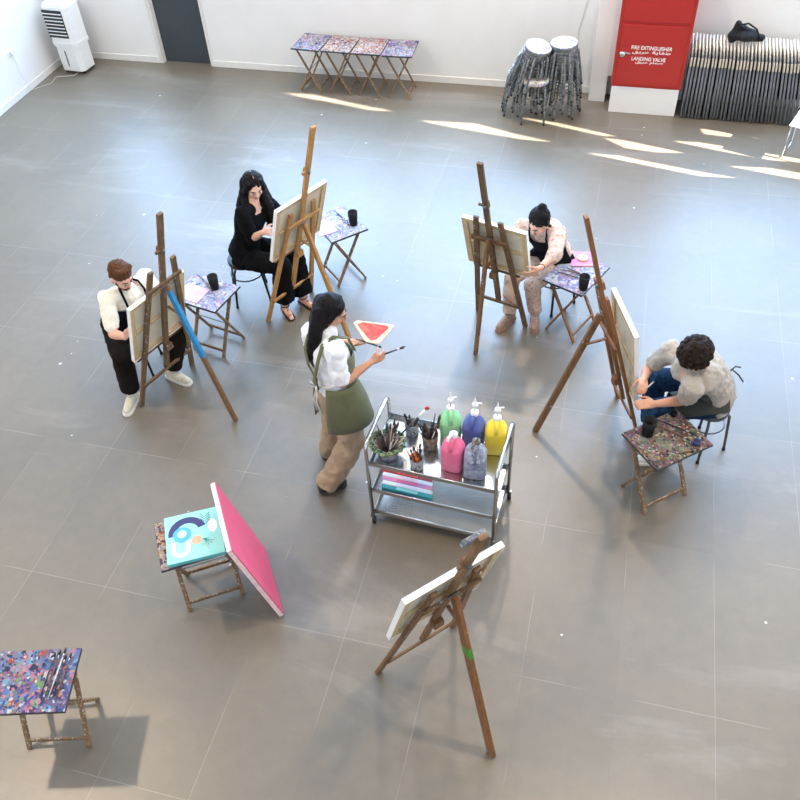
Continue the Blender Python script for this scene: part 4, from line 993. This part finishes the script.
BODY = {'M1': {'P': [-3.831, 4.632, 0.559], 'N': [-3.594, 4.525, 1.004], 'H': [-3.583, 4.481, 1.194], 'SL': [-3.539, 4.707, 1.003], 'SR': [-3.71, 4.376, 1.013], 'EL': [-3.435, 4.691, 0.735], 'ER': [-3.649, 4.224, 0.776], 'WL': [-3.276, 4.557, 0.887], 'WR': [-3.408, 4.142, 0.818], 'HL': [-3.783, 4.723, 0.55], 'HR': [-3.92, 4.583, 0.55], 'KL': [-3.351, 4.646, 0.485], 'KR': [-3.654, 4.231, 0.515], 'AL': [-3.466, 4.551, 0.09], 'AR': [-3.695, 4.221, 0.094]},
        'W2': {'P': [-3.178, 5.782, 0.555], 'N': [-3.039, 5.854, 1.009], 'H': [-3.01, 5.881, 1.188], 'SL': [-2.945, 5.989, 0.941], 'SR': [-3.066, 5.68, 1.033], 'EL': [-2.748, 5.983, 0.759], 'ER': [-3.024, 5.684, 0.768], 'WL': [-2.619, 5.825, 0.887], 'WR': [-2.858, 5.594, 0.918], 'HL': [-3.134, 5.869, 0.552], 'HR': [-3.171, 5.695, 0.513], 'KL': [-2.732, 5.895, 0.46], 'KR': [-2.767, 5.654, 0.525], 'AL': [-2.663, 5.778, 0.09], 'AR': [-2.794, 5.626, 0.127]},
        'W3': {'P': [-0.345, 6.204, 0.558], 'N': [-0.475, 6.05, 0.989], 'H': [-0.487, 5.91, 1.103], 'SL': [-0.325, 5.959, 0.988], 'SR': [-0.639, 6.076, 0.932], 'EL': [-0.318, 5.696, 0.95], 'ER': [-0.762, 5.876, 0.806], 'WL': [-0.415, 5.48, 0.957], 'WR': [-0.764, 5.651, 0.881], 'HL': [-0.252, 6.2, 0.549], 'HR': [-0.426, 6.251, 0.549], 'KL': [-0.498, 5.883, 0.473], 'KR': [-0.688, 5.946, 0.475], 'AL': [-0.456, 5.955, 0.093], 'AR': [-0.687, 5.891, 0.089]},
        'M4': {'P': [1.019, 4.721, 0.571], 'N': [0.74, 4.547, 0.973], 'H': [0.771, 4.469, 1.152], 'SL': [0.793, 4.37, 0.918], 'SR': [0.633, 4.705, 0.945], 'EL': [0.785, 4.506, 0.662], 'ER': [0.51, 4.765, 0.689], 'WL': [0.573, 4.366, 0.721], 'WR': [0.475, 4.53, 0.794], 'HL': [1.02, 4.621, 0.547], 'HR': [1.033, 4.82, 0.548], 'KL': [0.586, 4.527, 0.49], 'KR': [0.59, 4.863, 0.502], 'AL': [0.723, 4.464, 0.091], 'AR': [0.622, 4.746, 0.093]},
        'W5': {'P': [-1.591, 3.764, 0.927], 'N': [-1.652, 3.861, 1.399], 'H': [-1.635, 3.958, 1.557], 'SL': [-1.805, 3.947, 1.357], 'SR': [-1.553, 3.713, 1.426], 'EL': [-1.854, 4.061, 1.117], 'ER': [-1.527, 3.701, 1.156], 'WL': [-1.622, 4.14, 1.124], 'WR': [-1.36, 3.859, 1.241], 'HL': [-1.659, 3.828, 0.893], 'HR': [-1.521, 3.707, 0.888], 'KL': [-1.718, 3.929, 0.49], 'KR': [-1.529, 3.768, 0.473], 'AL': [-1.815, 3.99, 0.107], 'AR': [-1.712, 3.654, 0.135]}}
def jt(n): return {k: V(v) for k, v in BODY[n].items()}
def dirv(yaw, z=0): return V((math.cos(yaw), math.sin(yaw), z))

# ---- 1: bearded person in cream shirt, black apron (left)
J = jt('M1'); yw = -.354; fw = dirv(yw); lf = dirv(yw + PI / 2)
J['WR'] = J['WR'] - fw * .10; J['WL'] = J['WL'] - fw * .08; J['H'] = J['H'] + V((0, 0, -.02))
root, j, H, hf, hr, hu, RH, base = person('bearded person in cream shirt and black apron seated at the blue-legged easel', J, fw * .92 + V((0, 0, -.36)) + lf * -.10, M['skin_fair'], hunch=.03,
    hands=(('R', fw * .25 + lf * .6 + V((0, 0, .5)), fw, V((0, 0, 1)), .5), ('L', fw * .2 - lf * .6 + V((0, 0, .3)), fw, V((0, 0, 1)), .6)))
lips_brows(root, H, hf, hr, hu, RH, M['hair_brown'])
b = MB(); b.ell(H + hu * .052 - hf * .018, (.086, .098, .082), RH, 18, 12); b.ell(H - hf * .060 - hu * .012, (.070, .042, .070), RH, 14, 10)
for i in range(16):
    a = -1.2 + 2.4 * i / 15; b.ell(H + hu * (.098 + .012 * math.cos(i * 2.1)) + hf * (.052 - .02 * abs(a)) + hr * .058 * math.sin(a), (.022, .030, .020), RH, 8, 6)
b.build('hair', M['hair_brown'], root, remesh=.006, smooth_it=1, disp=(.016, .02))
b = MB(); b.ell(H - hu * .088 + hf * .052, (.034, .034, .026), RH, 14, 8)
for s in (-1, 1): b.cap(H - hu * .045 + hf * .012 + hr * s * .058, .012, H - hu * .082 + hf * .042 + hr * s * .03, .016, 8)
b.build('beard', M['hair_brown'], root, remesh=.006, smooth_it=1)
MB().tube([H + hf * .097 + hr * .05 - hu * .004, H + hf * .100 + hr * .028 - hu * .018, H + hf * .102 - hu * .004, H + hf * .100 - hr * .028 - hu * .018, H + hf * .097 - hr * .05 - hu * .004], .0015, 5).build('glasses', M['darksteel'], root)
b = MB(); up, rt, f_, secs = torso(b, j, 1.03, .010, t0=-.06, t1=.99, hunch=.03)
collar(b, j)
for s in 'LR': sleeve(b, j, s, .070, .062, .74)
b.build('shirt', M['tee_cream'], root, remesh=.008, smooth_it=2, disp=(.034, .08))
trousers(root, j, M['trouser_brown'], .098, .088, .082, .05, hunch=.03)
ap = MB(); tb = MB(); _, _, _, s2 = torso(tb, j, 1.03, .026, t0=-.06, t1=.82, hunch=.03)
ap.loft(s2[:5], 24, R_(-5), R_(185), .008); ap.loft(s2[4:], 24, R_(22), R_(158), .008)
ap.loft([(j['P'] + V((0, 0, .03)) + fw * .02, -lf * .20, V((0, 0, .115))), ((j['KL'] + j['KR']) / 2 * .45 + j['P'] * .55 + V((0, 0, .012)), -lf * .225, V((0, 0, .115)))], 20, R_(12), R_(168), .006)
ap.build('apron', M['apron_black'], root)
for s, sg in (('L', -1), ('R', 1)):
    MB().tube([s2[-1][0] + f_ * .140 + rt * .085 * sg, j['N'] + f_ * .125 + rt * .090 * sg - up * .04, j['N'] + f_ * .07 + rt * .095 * sg + up * .03, j['N'] + rt * .085 * sg + up * .06, j['N'] - f_ * .11 + rt * .03 * sg + up * .02], .010, 6).build('apron_strap', M['apron_black'], root)
shoe(root, j['AR'], dirv(-1.45), M['sneaker']); shoe(root, j['AL'], dirv(-.25), M['sneaker'])

# ---- 2: long black hair, black dress (behind golden easel)
J = jt('W2'); yw = -.459; J['H'] = J['H'] + V((0, 0, .0)); fw = dirv(yw); lf = dirv(yw + PI / 2)
root, j, H, hf, hr, hu, RH, base = person('person with long black hair and black clothes seated at the golden easel', J, fw * .93 + V((0, 0, -.30)) - lf * .42, M['skin_fair'], female=True,
    hands=(('R', fw * .8 + lf * .3 + V((0, 0, .25)), lf - V((0, 0, .3)), V((0, 0, 1)), .75), ('L', fw * .9 - lf * .2, -lf, V((0, 0, 1)), .7)), feet=(dirv(-.55), dirv(-.85)), bare_feet=True)
lips_brows(root, H, hf, hr, hu, RH, M['hair_black'])
def long_hair(root, j, H, hf, hr, hu, RH, length, front=True, mat='hair_black', body_back=None, drop=None):
    b = MB(); b.ell(H + hu * .046 - hf * .022, (.090, .096, .092), RH, 20, 14); b.ell(H - hf * .05 - hu * .02, (.088, .07, .10), RH, 16, 12)
    dn = drop or V((0, 0, -1)); bk = V((-hf.x, -hf.y, 0)).normalized()
    for s in (-1, 1):
        b.chain([H + hr * s * .052 + hf * .032 + hu * .078, H + hr * s * .080 + hf * .012 - hu * .01, H + hr * s * .084 - hf * .012 - hu * .10 ], [.026, .026, .030])
        if front:
            b.chain([H + hr * s * .084 - hf * .012 - hu * .10, H + hr * s * .105 + hf * .035 + dn * .22, H + hr * s * .105 + hf * .055 + dn * (length * .72), H + hr * s * .10 + hf * .05 + dn * length], [.034, .044, .038, .012])
    for s in (-1, 1): b.chain([H + hr * s * .075 - hf * .03 - hu * .03, H + hr * s * .125 + bk * .09 + dn * .20, H + hr * s * .145 + bk * .10 + dn * .34, H + hr * s * .13 + bk * .10 + dn * length], [.04, .045, .04, .012])
    for k in range(7):
        a = (k - 3) / 3; p = H + hr * a * .062 - hf * (.085 - .03 * abs(a)) 
        q = H + hr * a * .105 + bk * (.105 - .02 * abs(a)) + dn * (.26); e = H + hr * a * .10 + bk * .125 + dn * (length * (1 - .08 * (k % 3)))
        b.chain([p + hu * .03, q, e], [.045, .042, .014])
    o = b.build('hair', M[mat], root, remesh=.008, smooth_it=2, disp=(.016, .035)); return o
o = long_hair(root, j, H, hf, hr, hu, RH, .50)
MB().tube([H + hu * .126 + hf * .035, H + hu * .137 - hf * .01, H + hu * .130 - hf * .06], .0022, 5).build('parting', M['skin_fair'], root)
b = MB(); up, rt, f_, secs = torso(b, j, 1.04, .010, t0=-.06, t1=.90, female=True)
for s in 'LR': sleeve(b, j, s, .066, .066, .9, past=.10)
b.build('blouse', M['black_cloth'], root, remesh=.008, smooth_it=2, disp=(.03, .08))
trousers(root, j, M['black_cloth'], .10, .092, .105, .02, disp=(.03, .09))
for s, fd in (('L', dirv(-.55)), ('R', dirv(-.85))):
    g0 = V((j['A' + s].x, j['A' + s].y, 0)); rtv = V((fd.y, -fd.x, 0))
    m = MB(); m.T = Matrix.Translation(g0) @ Matrix((rtv, fd, V((0, 0, 1)))).transposed().to_4x4()
    m.prism([(-.034, -.06), (-.036, 0), (-.042, .1), (-.034, .16), (0, .178), (.034, .16), (.042, .1), (.036, 0), (.034, -.06), (0, -.074)], .0, .016)
    so = m.build('sandal', M['sandal'], root)
    st = MB()
    for t0_, t1_ in ((.04, .10), (.10, .04), (.13, .13)):
        st.tube([g0 + fd * t0_ - rtv * .038 + V((0, 0, .014)), g0 + fd * ((t0_ + t1_) / 2) + V((0, 0, .072 - .14 * t0_ if t0_ < .12 else .052)), g0 + fd * t1_ + rtv * .038 + V((0, 0, .014))], .005, 6)
    st.tube([g0 + V((.04 * math.cos(a), .04 * math.sin(a), .075)) for a in [k * PI / 6 for k in range(12)]], .005, 6, closed=True)
    st.build('strap', M['sandal'], so)
W_ = J['WR'] + fw * .09
brush(W_ + V((.0, 0, -.03)), W_ + V((-.01, 0, .13)), 'pale thin brush held upright by the long-haired person in black', 'brush_pale', None, .005)

# ---- 3: hair bun, floral clothes, black apron (behind dark easel)
J = jt('W3'); yw = -1.84; fw = dirv(yw); lf = dirv(yw + PI / 2)
J['WR'] = J['WR'] - fw * .22 + V((0, 0, -.02)); J['ER'] = J['ER'] - fw * .08
root, j, H, hf, hr, hu, RH, base = person('person with black hair bun, floral clothes and black apron, bent toward the canvas', J, fw * .80 + V((0, 0, -.48)) - lf * .30, M['skin_fair'], female=True, hunch=.05,
    hands=(('L', fw * .6 - lf * .5 + V((0, 0, -.35)), -lf - fw * .2, V((0, 0, 1)) + fw * .3, .6), ('R', fw * .2 + lf * .6 + V((0, 0, .3)), fw, V((0, 0, 1)), .6)))
lips_brows(root, H, hf, hr, hu, RH, M['hair_black'])
b = MB(); b.ell(H + hu * .046 - hf * .022, (.088, .096, .088), RH, 18, 12); b.ell(H - hf * .080 + hu * .105, (.040, .040, .038), RH, 12, 8)
for i in range(10): b.ell(H - hf * (.085 + .012 * math.sin(i * 2.4)) + hu * (.085 + .03 * math.sin(i * 1.9)) + hr * .035 * math.cos(i * 1.3), (.014, .016, .014), RH, 7, 5)
for s in (-1, 1): b.cap(H + hr * s * .078 + hf * .0 + hu * .02, .018, H + hr * s * .074 - hf * .03 - hu * .05, .014)
b.cap(H - hf * .07 - hu * .03, .04, H - hf * .05 - hu * .08, .02)
b.build('hair', M['hair_black'], root, remesh=.006, smooth_it=1, disp=(.014, .022))
b = MB(); up, rt, f_, secs = torso(b, j, 1.03, .012, t0=-.06, t1=.95, hunch=.05, female=True)
collar(b, j, .074)
for s in 'LR': sleeve(b, j, s, .070, .066, .9, past=.22)
b.build('blouse', M['floral'], root, remesh=.008, smooth_it=2, disp=(.024, .07))
trousers(root, j, M['floral'], .095, .076, .064, .03, hunch=.05, disp=(.022, .07))
ap = MB(); tb = MB(); _, _, _, s2 = torso(tb, j, 1.03, .030, t0=-.06, t1=.82, hunch=.05, female=True)
ap.loft(s2, 24, R_(18), R_(162), .006)
ap.loft([(j['P'] + V((0, 0, .03)) + fw * .02, -lf * .19, V((0, 0, .115))), ((j['KL'] + j['KR']) / 2 * .5 + j['P'] * .5 + V((0, 0, .01)), -lf * .19, V((0, 0, .11)))], 20, R_(12), R_(168), .006)
ap.build('apron', M['apron_black'], root)
for sg in (-1, 1):
    MB().tube([s2[-1][0] + f_ * .135 + rt * .075 * sg, j['N'] + f_ * .12 + rt * .08 * sg - up * .04, j['N'] + f_ * .06 + rt * .085 * sg + up * .03, j['N'] + rt * .08 * sg + up * .05, j['N'] - f_ * .10 + rt * .03 * sg], .009, 6).build('apron_strap', M['apron_black'], root)
MB().tube([j['WL'] + (j['EL'] - j['WL']).normalized() * .02 + V((.028 * math.cos(a), 0, .028 * math.sin(a))) for a in [k * PI / 6 for k in range(12)]], .003, 5, closed=True).build('bracelet', M['trouser_brown'], root)
shoe(root, j['AL'], dirv(-1.45), M['shoe_tan'], sole='shoe_tan'); shoe(root, j['AR'], dirv(-2.0), M['shoe_tan'], sole='shoe_tan')

# ---- 4: curly hair, grey tee, jeans (right)
J = jt('M4'); yw = -2.741; fw = dirv(yw); lf = dirv(yw + PI / 2)
J['H'] = J['H'] + V(F_) * .06 + V((0, 0, -.02)) + V(r2) * .015 - V(u2) * .01
root, j, H, hf, hr, hu, RH, base = person('person with dark curly hair and grey beige t-shirt hunched at the edge-on canvas', J, fw * .62 + V((0, 0, -.78)), M['skin'], hunch=.10,
    hands=(('L', fw * .9 + V((0, 0, .1)) - lf * .05, -lf * .4 + fw * .3 - V((0, 0, .6)), -lf, .55), ('R', fw * .35 + lf * .75 + V((0, 0, .05)), fw * .3 - V((0, 0, .8)), fw, .7)))
lips_brows(root, H, hf, hr, hu, RH, M['hair_curly'])
b = MB(); b.ell(H + hu * .038 - hf * .034, (.108, .118, .108), RH, 20, 14); rnd = random.Random(4)
for i in range(210):
    a = rnd.uniform(0, 2 * PI); z = rnd.uniform(-.6, 1); q = math.sqrt(1 - z * z)
    p = H + hu * (.038 + .108 * z) - hf * .034 + hr * .108 * q * math.cos(a) + hf * .118 * q * math.sin(a)
    if (p - H).dot(hf) > .055 and (p - H).dot(hu) < .06: continue
    r = rnd.uniform(.012, .021); b.ell(p, (r, r, r), None, 7, 5)
b.build('hair', M['hair_curly'], root, remesh=.0055, smooth_it=0, disp=(.012, .014))
b = MB(); up, rt, f_, secs = torso(b, j, 1.08, .022, t0=-.06, t1=.99, hunch=.12)
collar(b, j, .088, .05)
for s in 'LR': sleeve(b, j, s, .078, .074, .62)
b.build('t_shirt', M['tee_grey'], root, remesh=.008, smooth_it=2, disp=(.038, .07))
trousers(root, j, M['jeans'], .105, .088, .075, .04, hunch=.06, name='jeans')
ap = MB(); tb = MB(); _, _, _, s2 = torso(tb, j, 1.05, .026, t0=-.06, t1=.72, hunch=.10)
ap.loft(s2, 24, R_(15), R_(165), .006)
hl, kl = j['HL'], j['KL']; d_ = (kl - hl)
ap.loft([(hl.lerp(kl, t_), V((0, 0, 1)).cross(d_).normalized() * -.125, V((0, 0, .125 - .02 * t_))) for t_ in (-.15, .2, .5, .72)], 20, R_(-8), R_(165), .006)
ap.build('apron', M['apron_dark'], root)
tb = MB().tube([j['P'] - f_ * .15 + up * .14, j['P'] - f_ * .20 + up * .13 + rt * .02, j['P'] - f_ * .215 + up * .09 - rt * .03, j['P'] - f_ * .21 + up * .03 - rt * .06], .006, 6).tube([j['P'] - f_ * .15 + up * .14, j['P'] - f_ * .23 + up * .10 + rt * .04, j['P'] - f_ * .25 + up * .04 + rt * .05], .006, 6)
tb.build('apron_tie', M['apron_dark'], root)
shoe(root, j['AL'], dirv(-2.9), M['shoe_white']); shoe(root, j['AR'], dirv(-2.6), M['shoe_white'])
W_ = J['WR'] + fw * .04 + lf * .09
brush(W_ + V((.02, .0, .0)), W_ + V((-.02, -.02, .0)) + V((.09, .05, .06)), 'short white-tipped brush in the curly-haired person\'s far hand', 'brush_pale', None, .006)

# ---- 5: standing person, olive apron, tan trousers
J = jt('W5'); yw = .66; fw = dirv(yw); lf = dirv(yw + PI / 2)
for k_ in J:
    if k_ in ('P', 'HL', 'HR'): J[k_] = J[k_] + V((0, 0, 0))
root, j, H, hf, hr, hu, RH, base = person('standing person in olive apron, white shirt and tan trousers holding palette and brush', J, dirv(.28, -.38), M['skin'], female=True,
    hands=(('R', dirv(.70, .12), dirv(1.9), V((0, 0, 1)), .75), ('L', dirv(.25, -.05), V((0, 0, 1)), dirv(.25 - PI / 2), .35)))
lips_brows(root, H, hf, hr, hu, RH, M['hair_black'])
b = MB(); b.ell(H + hu * .046 - hf * .024, (.089, .099, .090), RH, 18, 12); b.ell(H - hf * .05 - hu * .03, (.088, .075, .10), RH, 16, 12)
bk = V((-hf.x, -hf.y, 0)).normalized()
for s in (-1, 1): b.chain([H + hr * s * .050 + hf * .025 + hu * .082, H + hr * s * .080 - hf * .004 + hu * .01, H + hr * s * .078 - hf * .05 - hu * .08], [.024, .026, .034])
for k_ in range(7):
    a = (k_ - 3) / 3
    b.chain([H + hr * a * .06 - hf * .085 + hu * .02, H + hr * a * .105 + bk * .130 + V((0, 0, -.16)), H + hr * a * .095 + bk * .165 + V((0, 0, -.30)), H + hr * a * .070 + bk * (.16 - .01 * (k_ % 2)) + V((0, 0, -.43 + .03 * (k_ % 3)))], [.048, .050, .042, .012])
b.build('hair', M['hair_black'], root, remesh=.008, smooth_it=2, disp=(.014, .035))
b = MB(); up, rt, f_, secs = torso(b, j, 1.03, .012, t0=.10, t1=.99, female=True)
collar(b, j, .074)
for s in 'LR': sleeve(b, j, s, .068, .066, .80)
b.build('t_shirt', M['tee_white'], root, remesh=.008, smooth_it=2, disp=(.034, .07))
trousers(root, j, M['trouser_tan'], .086, .094, .092, -.06, disp=(.055, .10), name='trousers')
tb = MB(); _, _, _, s2 = torso(tb, j, 1.03, .030, t0=-.06, t1=.82, female=True)
ap = MB(); ap.loft(s2[3:], 24, R_(-2), R_(182), .006)
c0, a0, b0 = s2[0]
c0, a0, b0 = s2[3]
sk = [(c0 + V((0, 0, -h_)) + f_ * (.002 + h_ * .06), a0.normalized() * (a0.length + .006 + min(h_, .16) * .20 + h_ * .06), b0.normalized() * (b0.length + .008 + min(h_, .2) * .14 + h_ * .12)) for h_ in (0, .05, .10, .16, .24, .32, .40)]
ap.loft(sk, 30, R_(-62), R_(222), .006)
ap.build('apron', M['apron_olive'], root)
for sg in (-1, 1):
    MB().loft([(p, rt * .024, (f_ + up * .6) * .006) for p in (s2[-1][0] + f_ * .135 + rt * .10 * sg, j['N'] + f_ * .10 + rt * .105 * sg + up * .01, j['N'] + rt * .105 * sg + up * .055, j['N'] - f_ * .09 + rt * .105 * sg + up * .02, j['N'] - f_ * .135 + rt * .10 * sg - up * .07, s2[-2][0] - f_ * .150 + rt * .06 * sg, s2[4][0] - f_ * .145 + rt * .0 * sg, s2[3][0] - f_ * .15 - rt * .03 * sg)], 8).build('apron_strap', M['apron_olive'], root)
wb = s2[3][0] - f_ * .145
tb = MB()
for sg in (-1, 1):
    tb.tube([wb, wb + rt * .045 * sg + up * .03 - f_ * .02, wb + rt * .06 * sg - up * .0 - f_ * .03, wb - f_ * .01], .006, 6); tb.tube([wb, wb + rt * .02 * sg - up * .10 - f_ * .03, wb + rt * .03 * sg - up * .2 - f_ * .02], .006, 6)
    tb.tube([wb, wb + rt * .10 * sg + f_ * .04 + up * .02, wb + rt * .155 * sg + f_ * .13 + up * .02], .006, 6)
tb.build('apron_tie', M['strap_white'], root)
shoe(root, j['AR'] - fw * .03, dirv(.62), M['shoe_dark'], sole='shoe_dark', k=.80, lift=.02); shoe(root, j['AL'], dirv(.6), M['shoe_dark'], sole='shoe_dark', k=.92)
# palette and brushes she holds
pz = 1.165
o = thing('paint_palette', 'small board with coral red paint held by the standing person', 'palette', (-1.445, 4.225, pz), R_(8))
MB().prism([(-.165, .10), (-.14, .125), (.12, .095), (.135, .08), (.06, -.10), (.03, -.115), (-.045, -.10), (-.06, -.08)], 0, .008).build('board', M['pale_palette'], o)
MB().prism([(-.13, .075), (-.10, .105), (0, .09), (.085, .075), (.10, .055), (.055, -.02), (.03, -.07), (-.01, -.085), (-.035, -.06), (-.07, -.01)], .008, .011).build('paint_patch', M['coral'], o)
WR = J['WR']
p_ = WR + dirv(.75, .12) * .10
brush(p_ - dirv(.2, .0) * .06 - V((0, 0, .02)), p_ + dirv(.42, .0) * .15 + V((0, 0, .05)), 'dark brush held in the near hand of the standing person', 'brush_dark', None, .007, .3)
WL = J['WL']; p_ = WL + dirv(.25) * .06
brush(p_ + V((0, 0, .03)), p_ + V((.20, -.03, .01)), 'grey brush held across the palette by the standing person\'s far hand', 'brush_dark', None, .006, .2)

# ------------------------------------------------------------------ light
WIN_L = 11.5
def area(name, loc, rot, sx, sy, e, col, spread=PI):
    l = bpy.data.lights.new(name, 'AREA'); l.shape = 'RECTANGLE'; l.size = sx; l.size_y = sy; l.energy = e; l.color = col; l.spread = spread
    o = bpy.data.objects.new(name, l); COL.objects.link(o); o.location = loc; o.rotation_euler = rot; return o
# daylight in the high back windows
for i, (a, b, WZ0) in enumerate(wins):
    area('window_and_fill_light', ((a + b) / 2, YB + .19, (WZ0 + WZ1) / 2), (R_(-90), 0, 0), b - a, WZ1 - WZ0, WIN_L * PI * (b - a) * (WZ1 - WZ0), (.36, .62, 1.0))
area('window_and_fill_light', (XL - .19, 0, 4.3), (0, R_(-90), 0), 3.4, 4.0, 60, (.90, .94, 1.0))  # added fill light at the unseen left opening, brightens the walls
# ceiling lamps
lamps = [(-6.1, 2.75, 215), (1.6, 3.3, 170), (-1.2, 9.0, 205), (3.4, 7.5, 60)]
for i, (x, y, en) in enumerate(lamps):
    fx = thing('ceiling_lamp', 'square ceiling lamp panel above the studio floor', 'lamp', (x, y, ZC - .06), 0, 'ceiling lamp panels')
    fm, nt, bs = (None, None, None)
    MB().box((0, 0, .03), (.5, .5, .06), bev=.01).build('housing', M['white_plastic'], fx)
    area('ceiling_light', (x, y, ZC - .08), (0, 0, 0), .30, .30, en, (1.0, .78, .54))
sun = bpy.data.lights.new('sun', 'SUN'); sun.energy = 50; sun.angle = R_(.4); sun.color = (1, .95, .86)
so = bpy.data.objects.new('sun', sun); COL.objects.link(so); so.rotation_euler = SUN_D.to_track_quat('-Z', 'Y').to_euler(); so.location = (8, 8, 6)
w = bpy.data.worlds.new('sky'); S.world = w; w.use_nodes = True
bg = w.node_tree.nodes['Background']; bg.inputs[0].default_value = (.75, .85, 1, 1); bg.inputs[1].default_value = 1.0
S.view_settings.view_transform = 'Standard'; S.view_settings.look = 'None'; S.view_settings.gamma = 1; S.view_settings.exposure = 0.12
